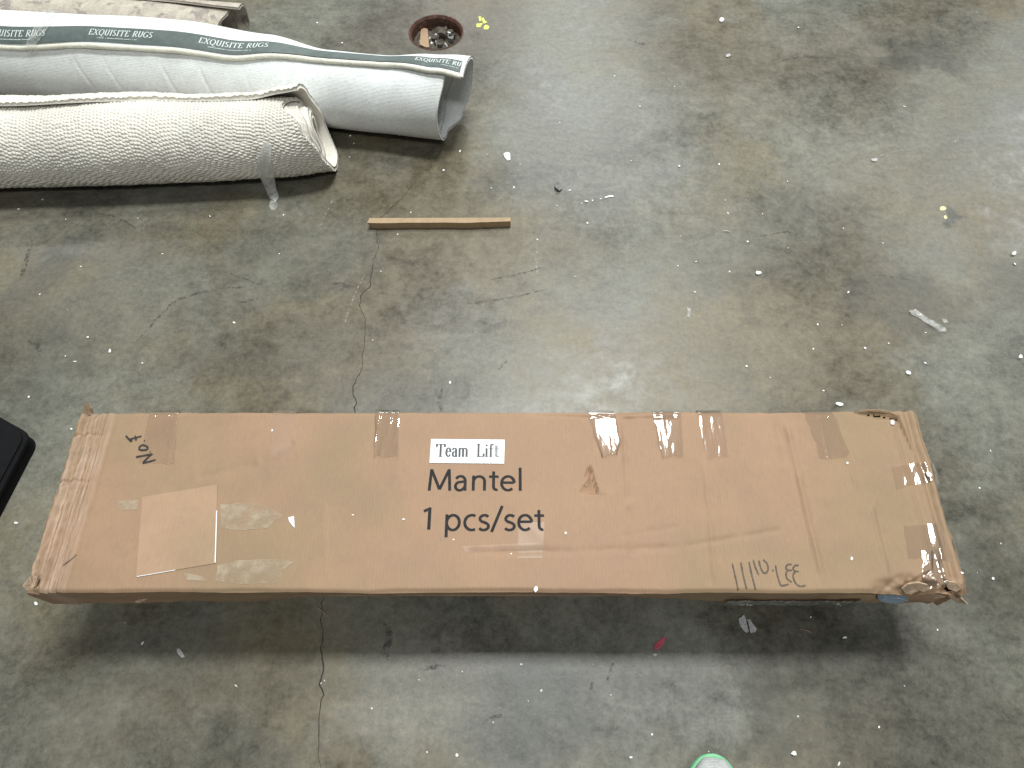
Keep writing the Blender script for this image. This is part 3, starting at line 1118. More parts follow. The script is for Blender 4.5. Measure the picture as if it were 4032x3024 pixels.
GL = {
    'T': (0.80, [[(0.02, 0.98), (0.78, 0.98)], [(0.40, 0.98), (0.40, 0.02)], [(0.25, 0.02), (0.55, 0.02)], [(0.03, 0.98), (0.03, 0.78)], [(0.77, 0.98), (0.77, 0.78)]]),
    'e': (0.52, [[(0.08, 0.40), (0.44, 0.40)], arc(0.26, 0.36, 0.19, 0.33, 0, 325)]),
    'a': (0.54, [arc(0.23, 0.50, 0.15, 0.18, 170, 0), [(0.38, 0.50), (0.38, 0.08), (0.50, 0.02)], arc(0.24, 0.21, 0.16, 0.19, 70, 330)]),
    'm': (0.88, [[(0.10, 0.66), (0.10, 0.02)], arc(0.25, 0.45, 0.17, 0.22, 150, 0), [(0.42, 0.45), (0.42, 0.02)], arc(0.58, 0.45, 0.17, 0.22, 150, 0), [(0.75, 0.45), (0.75, 0.02)],
                 [(0.01, 0.02), (0.20, 0.02)], [(0.33, 0.02), (0.52, 0.02)], [(0.66, 0.02), (0.85, 0.02)], [(0.01, 0.66), (0.10, 0.66)]]),
    'L': (0.68, [[(0.18, 0.98), (0.18, 0.02)], [(0.03, 0.98), (0.33, 0.98)], [(0.03, 0.02), (0.63, 0.02)], [(0.63, 0.02), (0.65, 0.25)]]),
    'i': (0.30, [[(0.15, 0.66), (0.15, 0.02)], [(0.03, 0.02), (0.27, 0.02)], [(0.04, 0.64), (0.15, 0.66)], [(0.15, 0.96), (0.15, 0.84)]]),
    'f': (0.40, [[(0.16, 0.02), (0.16, 0.75)], arc(0.28, 0.78, 0.12, 0.20, 180, 40), [(0.03, 0.65), (0.34, 0.65)], [(0.03, 0.02), (0.29, 0.02)]]),
    't': (0.38, [[(0.15, 0.88), (0.15, 0.15)], arc(0.24, 0.14, 0.09, 0.13, 180, 320), [(0.02, 0.65), (0.33, 0.65)]]),
    'E': (0.66, [[(0.15, 0.98), (0.15, 0.02)], [(0.03, 0.98), (0.58, 0.98)], [(0.15, 0.52), (0.48, 0.52)], [(0.03, 0.02), (0.60, 0.02)], [(0.58, 0.98), (0.58, 0.80)], [(0.60, 0.02), (0.62, 0.22)]]),
    'X': (0.80, [[(0.10, 0.98), (0.68, 0.02)], [(0.66, 0.98), (0.10, 0.02)], [(0.0, 0.98), (0.24, 0.98)], [(0.54, 0.98), (0.78, 0.98)], [(0.0, 0.02), (0.24, 0.02)], [(0.56, 0.02), (0.80, 0.02)]]),
    'Q': (0.86, [arc(0.42, 0.50, 0.37, 0.48, 0, 360, 26), [(0.42, 0.08), (0.65, -0.18), (0.95, -0.20)]]),
    'U': (0.78, [[(0.15, 0.98), (0.15, 0.35)], arc(0.39, 0.35, 0.24, 0.33, 180, 360), [(0.63, 0.35), (0.63, 0.98)], [(0.03, 0.98), (0.28, 0.98)], [(0.52, 0.98), (0.75, 0.98)]]),
    'I': (0.36, [[(0.18, 0.98), (0.18, 0.02)], [(0.04, 0.98), (0.32, 0.98)], [(0.04, 0.02), (0.32, 0.02)]]),
    'S': (0.58, [arc(0.28, 0.74, 0.21, 0.24, 40, 200, 10) + [(0.20, 0.55), (0.38, 0.44)] + arc(0.28, 0.26, 0.22, 0.24, 20, -150, 10)]),
    'R': (0.74, [[(0.15, 0.98), (0.15, 0.02)], [(0.03, 0.98), (0.38, 0.98)], arc(0.36, 0.74, 0.22, 0.24, 90, -90), [(0.36, 0.50), (0.15, 0.50)], [(0.34, 0.50), (0.70, 0.02)], [(0.03, 0.02), (0.28, 0.02)]]),
    'G': (0.80, [arc(0.42, 0.50, 0.37, 0.48, 45, 330, 22), [(0.68, 0.10), (0.68, 0.42)], [(0.52, 0.42), (0.80, 0.42)]]),
    ' ': (0.42, []),
}


def serif_word(txt, thick, thin, track=0.05, skew=0.0):
    """returns verts (n,2) in cap-height units, quad faces, width"""
    V_, F_ = [], []
    x = 0.0
    for ch in txt:
        adv, strokes = GL[ch]
        for s in strokes:
            pts_ = []
            for i in range(len(s) - 1):
                n = 1 if len(s) > 4 else 4
                for k in range(n):
                    pts_.append((s[i][0] + (s[i + 1][0] - s[i][0]) * k / n, s[i][1] + (s[i + 1][1] - s[i][1]) * k / n))
            pts_.append(s[-1])
            n = len(pts_)
            base = len(V_)
            for i, q in enumerate(pts_):
                a_, b_ = pts_[max(i - 1, 0)], pts_[min(i + 1, n - 1)]
                d = Vector((b_[0] - a_[0], b_[1] - a_[1]))
                if d.length < 1e-9:
                    d = Vector((1, 0))
                d.normalize()
                up = abs(d.y)
                if d.x * d.y > 0.12:           # rising diagonal stays thin
                    up *= 0.35 if len(s) <= 3 else 1.0
                w = (thin + (thick - thin) * up ** 1.4) / 2
                V_ += [(x + q[0] - d.y * w + skew * q[1], q[1] + d.x * w), (x + q[0] + d.y * w + skew * q[1], q[1] - d.x * w)]
                if i:
                    a2 = base + 2 * (i - 1)
                    F_.append((a2, a2 + 1, a2 + 3, a2 + 2))
        x += adv + track
    return np.array(V_), F_, x - track


def word_on_top(name, txt, x0px, x1px, ytop, ybase, thick, thin, mat, dz, parent):
    v, f, w = serif_word(txt, thick, thin, 0.06)
    a, b = np.array(T(x0px, ybase)), np.array(T(x1px, ybase))
    h = T(x0px, ytop)[1] - a[1]
    X = a[0] + v[:, 0] / w * (b[0] - a[0])
    Y = a[1] + v[:, 1] * h
    me = mesh_from(np.stack([X, Y, 0 * X], 1), f, name)
    drape_mesh(me, dz)
    o_ = link(name, me, mat, parent)
    return o_


word_on_top("label_word", "Team", 942, 1011, 960, 987.5, 0.20, 0.055, M['label_ink'], 0.0019, sticker)
word_on_top("label_word", "Lif", 1029, 1066, 960, 987.5, 0.18, 0.05, M['label_ink'], 0.0019, sticker)
word_on_top("label_word", "t", 1067, 1080, 960, 987.5, 0.16, 0.05, M['label_ink_faded'], 0.0019, sticker)


# sans letters of even weight, cap height 1, x-height 0.71
SG_ = {
    'M': (1.14, [[(0.13, 0.0), (0.19, 1.0)], [(0.19, 0.985), (0.57, 0.06)], [(0.57, 0.06), (0.95, 0.985)], [(0.95, 1.0), (1.01, 0.0)]]),
    'a': (0.72, [arc(0.315, 0.44, 0.205, 0.235, 152, 0, 12), [(0.52, 0.44), (0.52, 0.0)], [(0.52, 0.42), (0.38, 0.415)] + arc(0.29, 0.205, 0.185, 0.195, 80, 292, 14) + [(0.46, 0.10), (0.52, 0.22)]]),
    'n': (0.80, [[(0.15, 0.70), (0.15, 0.0)], [(0.15, 0.44)] + arc(0.395, 0.43, 0.235, 0.235, 160, 0, 12) + [(0.63, 0.0)]]),
    't': (0.48, [[(0.215, 0.90), (0.215, 0.22)] + arc(0.345, 0.19, 0.13, 0.155, 180, 290, 8), [(0.02, 0.655), (0.43, 0.655)]]),
    'e': (0.72, [[(0.085, 0.375), (0.625, 0.375)], arc(0.355, 0.345, 0.275, 0.325, 5, 312, 22)]),
    'l': (0.34, [[(0.16, 1.08), (0.16, 0.0)]]),
    '1': (0.66, [[(0.36, 0.985), (0.36, 0.0)], [(0.40, 0.96), (0.13, 0.82)]]),
    'p': (0.82, [[(0.15, 0.70), (0.15, -0.29)], arc(0.415, 0.345, 0.265, 0.325, 165, -165, 24)]),
    'c': (0.62, [arc(0.385, 0.345, 0.30, 0.325, 62, 298, 20)]),
    's': (0.56, [arc(0.29, 0.505, 0.19, 0.165, 35, 195, 9) + [(0.16, 0.40), (0.36, 0.325)] + arc(0.255, 0.185, 0.205, 0.165, 25, -150, 10)]),
    '/': (0.52, [[(0.03, -0.06), (0.47, 1.08)]]),
    ' ': (0.26, []),
}


def sans_word(txt, x0px, x1px, ytop, ybase, wt, mat, dz):
    V_, F_ = [], []
    x = 0.0
    for ch in txt:
        adv, strokes = SG_[ch]
        for s_ in strokes:
            pts_ = []
            for i in range(len(s_) - 1):
                L = math.hypot(s_[i + 1][0] - s_[i][0], s_[i + 1][1] - s_[i][1])
                n_ = max(1, int(L / 0.12))
                pts_ += [(s_[i][0] + (s_[i + 1][0] - s_[i][0]) * k / n_, s_[i][1] + (s_[i + 1][1] - s_[i][1]) * k / n_) for k in range(n_)]
            pts_.append(s_[-1])
            n_ = len(pts_)
            base = len(V_)
            for i, q in enumerate(pts_):
                d = Vector((pts_[min(i + 1, n_ - 1)][0] - pts_[max(i - 1, 0)][0], pts_[min(i + 1, n_ - 1)][1] - pts_[max(i - 1, 0)][1])).normalized()
                w_ = wt * (0.86 + 0.14 * abs(d.y)) / 2
                V_ += [(x + q[0] - d.y * w_, q[1] + d.x * w_), (x + q[0] + d.y * w_, q[1] - d.x * w_)]
                if i:
                    a_ = base + 2 * (i - 1)
                    F_.append((a_, a_ + 1, a_ + 3, a_ + 2))
        x += adv
    v = np.array(V_)
    a, b = np.array(T(x0px, ybase)), np.array(T(x1px, ybase))
    h = T(x0px, ytop)[1] - a[1]
    lo, hi = v[:, 0].min(), v[:, 0].max()
    X = a[0] + (v[:, 0] - lo) / (hi - lo) * (b[0] - a[0])
    Y = a[1] + v[:, 1] * h
    me = mesh_from(np.stack([X, Y, 0 * X], 1), F_, "printed_word")
    drape_mesh(me, dz)
    return own(link("printed_word", me, mat), carton)


sans_word("Mantel", 924, 1127, 1014, 1060, 0.125, M['ink'], 0.0007)
sans_word("1", 912, 930, 1096, 1144, 0.125, M['ink'], 0.0007)
sans_word("pcs/set", 961, 1176, 1097, 1146, 0.125, M['ink'], 0.0007)


def marker_strokes(name, strokes, w, mat, dz, src):
    """strokes in crop pixels; src = (origin x, origin y, px per crop px)"""
    V_, F_ = [], []
    for s in strokes:
        if len(s) == 1:
            s = [s[0], (s[0][0] + 4, s[0][1] + 3)]
        # smooth the hand-drawn line
        fine = []
        n = len(s)
        for i in range(n - 1):
            p0, p1, p2, p3 = s[max(i - 1, 0)], s[i], s[i + 1], s[min(i + 2, n - 1)]
            for k in range(6):
                t_ = k / 6
                fine.append(tuple(0.5 * ((2 * p1[j]) + (-p0[j] + p2[j]) * t_ + (2 * p0[j] - 5 * p1[j] + 4 * p2[j] - p3[j]) * t_ ** 2 + (-p0[j] + 3 * p1[j] - 3 * p2[j] + p3[j]) * t_ ** 3) for j in (0, 1)))
        fine.append(s[-1])
        pts_ = []
        for q in fine:
            v_ = P(src[0] + q[0] * src[2], src[1] + q[1] * src[2], ZT)
            pts_.append(np.array([v_.x, v_.y]))
        base = len(V_)
        n = len(pts_)
        for i, q in enumerate(pts_):
            d = pts_[min(i + 1, n - 1)] - pts_[max(i - 1, 0)]
            d = d / (np.linalg.norm(d) + 1e-9)
            ww = w * (0.75 + 0.35 * RNG.random()) * (0.6 if i in (0, n - 1) else 1)
            V_ += [(q[0] - d[1] * ww, q[1] + d[0] * ww, 0), (q[0] + d[1] * ww, q[1] - d[0] * ww, 0)]
            if i:
                a_ = base + 2 * (i - 1)
                F_.append((a_, a_ + 1, a_ + 3, a_ + 2))
    me = mesh_from(V_, F_, name)
    drape_mesh(me, dz)
    return own(link(name, me, mat), carton)


hw = (60, 1560, 0.5426)
h1 = marker_strokes("handwriting", [
    [(918, 290), (870, 303), (828, 311), (806, 288)], [(828, 311), (838, 326), (853, 322)], [(872, 287), (879, 322)], [(937, 322)],
    [(900, 372), (925, 355), (958, 366), (962, 384), (938, 392), (905, 388), (900, 372)], [(978, 403)],
    [(878, 442), (940, 432), (998, 419)], [(998, 419), (962, 450), (928, 486)], [(928, 486), (975, 476), (1022, 462)]], 0.0016, M['marker'], 0.0017, hw)
h2 = marker_strokes("handwriting", [
    [(1258, 1215), (1280, 1310), (1303, 1410)], [(1320, 1205), (1340, 1310), (1362, 1400)], [(1379, 1203), (1400, 1300), (1427, 1405)],
    [(1410, 1188), (1425, 1240), (1450, 1298)], [(1452, 1193), (1457, 1222), (1470, 1260), (1488, 1284), (1508, 1278), (1518, 1250), (1508, 1212), (1482, 1188)], [(1545, 1263), (1559, 1268)],
    [(1572, 1228), (1582, 1290), (1602, 1355), (1617, 1376), (1668, 1365)],
    [(1690, 1222), (1662, 1222), (1646, 1245), (1662, 1262), (1690, 1264)], [(1662, 1264), (1648, 1285), (1655, 1325), (1690, 1350)],
    [(1740, 1226), (1712, 1231), (1699, 1255), (1716, 1270), (1740, 1273)], [(1716, 1273), (1699, 1300), (1712, 1350), (1747, 1380), (1790, 1374)]],
    0.0014, M['marker_brown'], 0.0008, (2200, 1560, 0.5425))
marker_strokes("pen_mark", [[(362, 1236), (400, 1195), (446, 1148)]], 0.0008, M['marker_brown'], 0.0008, hw)


# ---- torn cardboard pieces
def shard(name, pts3, mat, thick=0.003, root=carton):
    """jagged slab from 3-D outline points"""
    n = len(pts3)
    c = sum((Vector(p) for p in pts3), Vector()) / n
    nrm = Vector()
    for i in range(n):
        nrm += (Vector(pts3[i]) - c).cross(Vector(pts3[(i + 1) % n]) - c)
    nrm.normalize()
    if nrm.z < 0:
        nrm = -nrm
    vs = [Vector(p) for p in pts3] + [c] + [Vector(p) - nrm * thick for p in pts3] + [c - nrm * thick]
    fs = []
    for i in range(n):
        j = (i + 1) % n
        fs += [(i, j, n), (n + 1 + j, n + 1 + i, 2 * n + 1), (j, i, n + 1 + i, n + 1 + j)]
    o_ = link(name, mesh_from(vs, fs, name), mat)
    if root is not None:
        own(o_, root)
    return o_


def V3(px, py, z):
    v = Q(px, py, z)
    return (v.x, v.y, z)


shard("torn_flap", [V3(1948, 1272, ZT - .004), V3(1962, 1262, ZT + .006), V3(1985, 1259, ZT + .009), V3(2004, 1264, ZT + .004), V3(2000, 1280, ZT - .01), V3(1985, 1276, ZT - .008), V3(1968, 1284, ZT - .012), V3(1955, 1282, ZT - .014)], M['card_torn'])
shard("torn_flap", [V3(2040, 1256, ZT + .004), V3(2062, 1258, ZT + .006), V3(2080, 1270, ZT), V3(2066, 1278, ZT - .006), V3(2048, 1272, ZT - .006)], M['card_torn'])
shard("torn_flap", [V3(2048, 1290, ZT - .03), V3(2062, 1276, ZT - .018), V3(2074, 1290, ZT - .02), V3(2090, 1306, ZT - .03), V3(2076, 1302, ZT - .034), V3(2064, 1300, ZT - .036)], M['card_torn'])
shard("torn_flap", [V3(2008, 1281, ZT - .02), V3(2030, 1277, ZT - .012), V3(2052, 1282, ZT - .016), V3(2040, 1291, ZT - .028), V3(2018, 1293, ZT - .03)], M['card_torn'])
shard("torn_flap", [V3(2072, 1262, ZT - .004), V3(2082, 1246, ZT - .002), V3(2086, 1270, ZT - .012), V3(2090, 1288, ZT - .022), V3(2078, 1280, ZT - .02)], M['card'])
shard("torn_flap", [V3(290, 1300, ZB + .028), V3(308, 1290, ZB + .034), V3(332, 1284, ZB + .04), V3(328, 1290, ZB + .036), V3(300, 1303, ZB + .026)], M['card_torn'], 0.002)
shard("torn_flap", [V3(176, 896, ZT - .012), V3(183, 874, ZT + .006), V3(192, 870, ZT + .010), V3(197, 882, ZT + .004), V3(200, 893, ZT - .006), V3(188, 898, ZT - .01)], M['card'], 0.003)
shard("torn_flap", [V3(48, 1266, ZT - .012), V3(62, 1246, ZT - .002), V3(82, 1244, ZT + .004), V3(74, 1268, ZT - .002), V3(66, 1280, ZT - .014)], M['card_torn'], 0.004)
shard("torn_flap", [V3(1858, 887, ZT + .001), V3(1890, 885, ZT + .003), V3(1920, 889, ZT + .003), V3(1936, 897, ZT - .001), V3(1910, 893, ZT - .002), V3(1880, 890, ZT - .002)], M['card'], 0.002)
shard("torn_flap", [V3(1258, 1038, ZT - .001), V3(1266, 1020, ZT + .003), V3(1270, 1008, ZT + .002), V3(1271, 1030, ZT - .001), V3(1268, 1052, ZT - .004), V3(1262, 1048, ZT - .001)], M['card'], 0.0012)
# pale blue foam padding that shows in the tear, clear tape along the lower front edge
shard("foam_padding", [V3(1898, 1296, ZB + .035), V3(1912, 1292, ZB + .042), V3(1945, 1294, ZB + .040), V3(1962, 1298, ZB + .030), V3(1935, 1304, ZB + .018), V3(1912, 1302, ZB + .022)], M['blue'], 0.008)
ft = []
fn_ = 60
for i in range(fn_):
    x = T(1590 + (1900 - 1590) * i / (fn_ - 1), 1285)[0]
    for j in range(5):
        ft.append((x, YF - 0.004 - 0.0012 * abs(vnoise(i * 0.7, j * 0.9, 71)) * (2 if j in (1, 2, 3) else 1), ZB + 0.002 + 0.040 * j / 4 + 0.002 * float(vnoise(i * 0.5, 3.1, 72))))
own(link("tape", mesh_np(np.array(ft), grid_faces(fn_, 5)), M['tape_shiny'], None, True), carton)

# ------------------------------------------------------------------ low wooden skid the carton lies on
skid = thing("wooden_skid", "low wooden skid hidden underneath the long brown carton", "skid", (CX, CY, 0))


def box(name, x0, x1, y0, y1, z0, z1, mat, root=None, bev=0.0015):
    bm = bmesh.new()
    bmesh.ops.create_cube(bm, size=1)
    for v in bm.verts:
        v.co = Vector(((x0 + x1) / 2 + v.co.x * (x1 - x0), (y0 + y1) / 2 + v.co.y * (y1 - y0), (z0 + z1) / 2 + v.co.z * (z1 - z0)))
    bmesh.ops.bevel(bm, geom=bm.edges[:], offset=bev, segments=1, affect='EDGES')
    me = bpy.data.meshes.new(name)
    bm.to_mesh(me)
    bm.free()
    o_ = link(name, me, mat)
    if root is not None:
        own(o_, root)
    return o_


for xa, xb in ((-0.775, -0.655), (-0.04, 0.23), (0.57, 0.685)):
    box("runner", xa, xb, 0.285, 0.55, 0.0, 0.122, M['skid'], skid)
for yy in (0.285, 0.375, 0.465):
    box("deck_board", -0.775, 0.70, yy, yy + 0.075, 0.1225, ZB, M['skid'], skid)


# ------------------------------------------------------------------ rolled rugs
class Roll:
    """spiral sheet: sig = degrees travelled along the spiral from the free edge, a = metres along the axis"""

    def __init__(s, C0, e, hw, hh, phi0, thick, phi_mean, lift=None, gap=1.25, sink=0.005, extra=None):
        s.C0 = np.array([C0[0], C0[1]])
        e = np.array(e, float)
        s.e = e / np.linalg.norm(e)
        s.n = np.array([-s.e[1], s.e[0]])
        s.hw, s.hh, s.phi0, s.th, s.pm, s.lift, s.gap, s.sink, s.extra = hw, hh, phi0, thick, phi_mean, lift, gap, sink, extra

    def a_of(s, x, y):
        return (x - s.C0[0]) * s.e[0] + (y - s.C0[1]) * s.e[1]

    def pos(s, sig, a):
        w = smooth(0, 110, sig)
        phi = np.radians(s.phi0(a) * (1 - w) + s.pm * w - sig)
        hw, hh = s.hw(a), s.hh(a)
        k = 1 - sig / 360.0 * (s.th * s.gap / np.minimum(hw, hh))
        if s.lift is not None:
            k = k + s.lift(sig, a)
        nn = hw * k * np.cos(phi)
        zz = hh * (1 + k * np.sin(phi)) - s.sink
        if s.extra is not None:
            dn, dz = s.extra(sig, a)
            nn, zz = nn + dn, zz + dz
        zmin = np.maximum(0, (sig - 120) / 360.0) * s.th * 1.1 + s.th * 0.0 + 0.0006
        zz = np.maximum(zz, zmin)
        x = s.C0[0] + s.e[0] * a + s.n[0] * nn
        y = s.C0[1] + s.e[1] * a + s.n[1] * nn
        return np.stack(np.broadcast_arrays(x, y, zz), -1)

    def normal(s, sig, a):
        d1 = s.pos(sig + 0.6, a) - s.pos(sig - 0.6, a)
        d2 = s.pos(sig, a + 0.002) - s.pos(sig, a - 0.002)
        N = np.cross(d2, d1)
        L = np.linalg.norm(N, axis=-1, keepdims=True)
        return N / np.maximum(L, 1e-12)

    def surf(s, sig, a, off):
        return s.pos(sig, a) + s.normal(sig, a) * np.asarray(off)[..., None]

    def arclen(s, sig, a_mid):
        p = s.pos(sig, a_mid + 0 * sig)
        return np.r_[0, np.cumsum(np.linalg.norm(np.diff(p, axis=0), axis=1))]

    def build(s, name, sig, a_left, a_end, na, disp, mat, edge_mat=None):
        """sheet with thickness; a_end(sig) gives the ragged right end"""
        sg = sig[:, None]
        u = np.linspace(0, 1, na)[None, :]
        A = a_left + u * (a_end(sig)[:, None] - a_left)
        SG = np.broadcast_to(sg, A.shape)
        S = s.arclen(sig, float(np.mean(a_end(sig))) - 0.3)
        Ss = np.broadcast_to(S[:, None], A.shape)
        O = s.pos(SG, A)
        N = s.normal(SG, A)
        rad = O.copy()
        I = O - N * s.th
        if disp is not None:
            O = O + N * disp(Ss, A, SG)[..., None]
        O[..., 2] = np.maximum(O[..., 2], 0.0004)
        I[..., 2] = np.maximum(I[..., 2], 0.0008)
        ns = len(sig)
        n = ns * na
        Vv = np.concatenate([O.reshape(-1, 3), I.reshape(-1, 3)])
        fs = [grid_faces(ns, na, 0, True), grid_faces(ns, na, n, False)]
        # rims: free edge, inner edge, right end, left end
        r = np.arange(na - 1)
        fs.append(np.stack([r, r + 1, r + 1 + n, r + n], 1))
        q = (ns - 1) * na + r
        fs.append(np.stack([q + 1, q, q + n, q + 1 + n], 1))
        c = np.arange(ns - 1) * na + na - 1
        fs.append(np.stack([c, c + na, c + na + n, c + n], 1))
        c0 = np.arange(ns - 1) * na
        fs.append(np.stack([c0 + na, c0, c0 + n, c0 + na + n], 1))
        Ff = np.concatenate(fs)
        me = mesh_np(Vv, Ff, name)
        uvl = me.uv_layers.new(name="UVMap")
        UV = np.concatenate([np.stack([A.ravel(), Ss.ravel()], 1), np.stack([A.ravel() + 3.3, Ss.ravel() + 1.7], 1)]).astype(np.float32)
        li = np.empty(len(me.loops), dtype=np.int32)
        me.loops.foreach_get("vertex_index", li)
        uvl.data.foreach_set("uv", UV[li].ravel())
        return link(name, me, mat, None, True)


def interp(keys):
    xs = np.array([k[0] for k in keys], float)
    ys = np.array([k[1] for k in keys], float)

    def f(v):
        v = np.asarray(v, float)
        i = np.clip(np.searchsorted(xs, v) - 1, 0, len(xs) - 2)
        t = np.clip((v - xs[i]) / (xs[i + 1] - xs[i]), 0, 1)
        t = t * t * (3 - 2 * t)
        return ys[i] * (1 - t) + ys[i + 1] * t
    return f


def const(v):
    return lambda a: v + 0 * np.asarray(a, float)


# ---- 2: pale wool rug with the green ribbon
L0, L1 = Q(0, 195), Q(965, 295)
e2 = np.array([L1.x - L0.x, L1.y - L0.y])
e2 /= np.linalg.norm(e2)
n2 = np.array([-e2[1], e2[0]])
C2 = np.array([L0.x, L0.y]) + n2 * 0.018


def a2(px, py, z):
    v = Q(px, py, z)
    return (v.x - C2[0]) * e2[0] + (v.y - C2[1]) * e2[1]


phi_keys = [(a2(x, y, 0.2), p) for x, y, p in ((-200, 100, 137), (0, 107, 134), (220, 100, 124), (500, 107, 121), (700, 118, 98), (840, 135, 95), (940, 155, 106), (1010, 164, 113))]
rad_keys = [(a2(x, 120, 0.1), r) for x, r in ((-200, 0.116), (0, 0.116), (450, 0.125), (620, 0.117), (740, 0.104), (860, 0.104), (960, 0.111), (1020, 0.114))]
roll2 = Roll(C2, e2, lambda a: interp(rad_keys)(a) * 0.92, lambda a: interp(rad_keys)(a) * 1.0, interp(phi_keys), 0.0065, 112, sink=0.004,
             lift=lambda sig, a: 0.03 * smooth(70, 0, sig) * smooth(a2(820, 130, .2), a2(1000, 130, .2), a) + 0.012 * smooth(25, 0, sig))
end2 = interp([(0, a2(1004, 165, 0.205)), (60, a2(1020, 121, 0.20)), (125, a2(1016, 190, 0.10)), (170, a2(1000, 240, 0.03)), (205, a2(966, 294, 0.0)), (250, a2(962, 270, 0.05)),
               (300, a2(957, 215, 0.12)), (360, a2(960, 172, 0.2)), (430, a2(975, 150, 0.2)), (520, a2(955, 200, 0.1)), (700, a2(950, 200, 0.1))])


def disp2(S, A, SG):
    front = smooth(215, 250, SG) * smooth(350, 320, SG)
    d = 0.0010 * vnoise(A * 11, S * 16, 101) + 0.0016 * vnoise(A * 4, S * 5, 102)
    for ax, sl, amp in ((0.03, 0.5, 0.0035), (0.14, 0.45, 0.003), (0.27, 0.5, 0.004), (0.41, 0.42, 0.0045), (0.56, 0.35, 0.0028), (0.74, 0.2, 0.0016)):
        c = a2(0, 150, 0.1) + ax + sl * (0.70 - (SG - 210) / 200 * 0.33)
        d = d - front * 0.55 * amp * np.exp(-((A - c) / 0.005) ** 2) * (0.6 + 0.4 * vnoise(A * 3, S * 12, 103))
    # gathers just under the binding
    d = d + 0.0022 * smooth(318, 345, SG) * smooth(372, 350, SG) * np.abs(np.sin(A * 26 + 2 * vnoise(A * 5, 0 * A, 104))) * smooth(0.9, 0.5, A)
    return d


wool = thing("rolled_wool_rug", "pale grey-white rolled rug with dark green lettered ribbon along its edge", "rug", (float(C2[0] + e2[0] * .8), float(C2[1] + e2[1] * .8), 0))
sig2 = np.r_[np.linspace(0, 400, 260), np.linspace(404, 700, 60)]
own(roll2.build("rug_roll", sig2, a2(-320, 150, 0.1), end2, 520, disp2, M['wool']), wool)

# sig (degrees) for a distance from the free edge
_sg = np.linspace(0, 120, 600)
_al = roll2.arclen(_sg, a2(500, 120, 0.2))


def sig_of(d):
    return np.interp(d, _al, _sg)


def strip_on_roll(name, roll, sigf, d0, d1, a0, a1, nd, na, off, mat, root, wob=0.0, seed=5):
    dd = np.linspace(d0, d1, nd)[:, None]
    aa = np.linspace(a0, a1, na)[None, :]
    dd2 = dd + wob * vnoise(aa * 9, 0 * dd + seed, seed)
    aa2 = np.broadcast_to(aa, dd2.shape)
    A = roll.surf(sigf(dd2), aa2, off + 0 * dd2)
    me = mesh_np(A.reshape(-1, 3), grid_faces(nd, na, flip=True), name)
    return own(link(name, me, mat, None, True), root)


aL, aR = a2(-320, 150, 0.1), a2(1000, 165, 0.205)
ribbon = strip_on_roll("ribbon", roll2, sig_of, 0.010, 0.051, aL, aR - 0.004, 14, 420, 0.0022, M['ribbon'], wool, 0.0006)
# cream binding bead along the free edge
bd, nb = [], 420
for i in range(nb):
    a = aL + (aR - aL) * i / (nb - 1)
    c = roll2.surf(np.array([0.6]), np.array([a]), np.array([-0.0022]))[0]
    N = roll2.normal(np.array([0.6]), np.array([a]))[0]
    Tn = np.array([roll2.e[0], roll2.e[1], 0])
    B = np.cross(Tn, N)
    for k in range(8):
        t_ = 2 * math.pi * k / 8
        rr_ = 0.0062 + 0.0006 * float(vnoise(a * 60, k * 1.0, 111))
        bd.append(c + (N * math.cos(t_) + B * math.sin(t_)) * rr_)
bF = []
for i in range(nb - 1):
    for k in range(8):
        bF.append((i * 8 + k, (i + 1) * 8 + k, (i + 1) * 8 + (k + 1) % 8, i * 8 + (k + 1) % 8))
own(link("binding", mesh_np(np.array(bd), np.array(bF)), M['binding'], None, True), wool)


def word_on_roll(txt, a_start, width, d_base, cap, off=0.0030, skew=0.12):
    v, f, w = serif_word(txt, 0.17, 0.07, 0.10, skew)
    a = a_start + v[:, 0] / w * width
    d = d_base + v[:, 1] * cap
    pts_ = roll2.surf(sig_of(d), a, off + 0 * a)
    link("ribbon_lettering", mesh_from(pts_, f, "ribbon_lettering"), M['ribbon_print'], ribbon)


def fine_line(a0, a1, d, cap=0.0032):
    """tiny illegible second line under the name"""
    V_, F_ = [], []
    n = 46
    r = random.Random(int(a0 * 1000))
    for i in range(n):
        if r.random() < 0.1:
            continue
        x0 = a0 + (a1 - a0) * i / n
        x1 = x0 + (a1 - a0) / n * 0.62
        h = cap * r.choice((0.7, 0.7, 1.0))
        q = roll2.surf(sig_of(np.array([d, d, d + h, d + h])), np.array([x0, x1, x1, x0]), np.full(4, 0.0030))
        b = len(V_)
        V_ += [tuple(p) for p in q]
        F_.append((b, b + 1, b + 2, b + 3))
    link("ribbon_lettering", mesh_from(V_, F_, "ribbon_lettering"), M['ribbon_print'], ribbon)


w_word = a2(358, 88, .2) - a2(216, 86, .2)
pitch = (a2(216, 86, .2) - a2(120, 80, .2)) + w_word
starts = [a2(216, 86, .2) + pitch * k for k in (-2, -1, 0, 1)] + [a2(906, 130, .2) - pitch, a2(903, 128, .2)]
for i, st in enumerate(starts[:4] + starts[5:]):
    last = i == 4
    if last:
        word_on_roll("EXQUISITE RU", st, min(w_word * 0.80, aR - 0.006 - st), 0.0265, 0.0155)
        fine_line(st + 0.07, aR - 0.01, 0.0185, 0.0026)
    else:
        word_on_roll("EXQUISITE RUGS", st, w_word, 0.0265, 0.0155)
        fine_line(st + w_word * 0.15, st + w_word * 0.78, 0.0185, 0.0026)

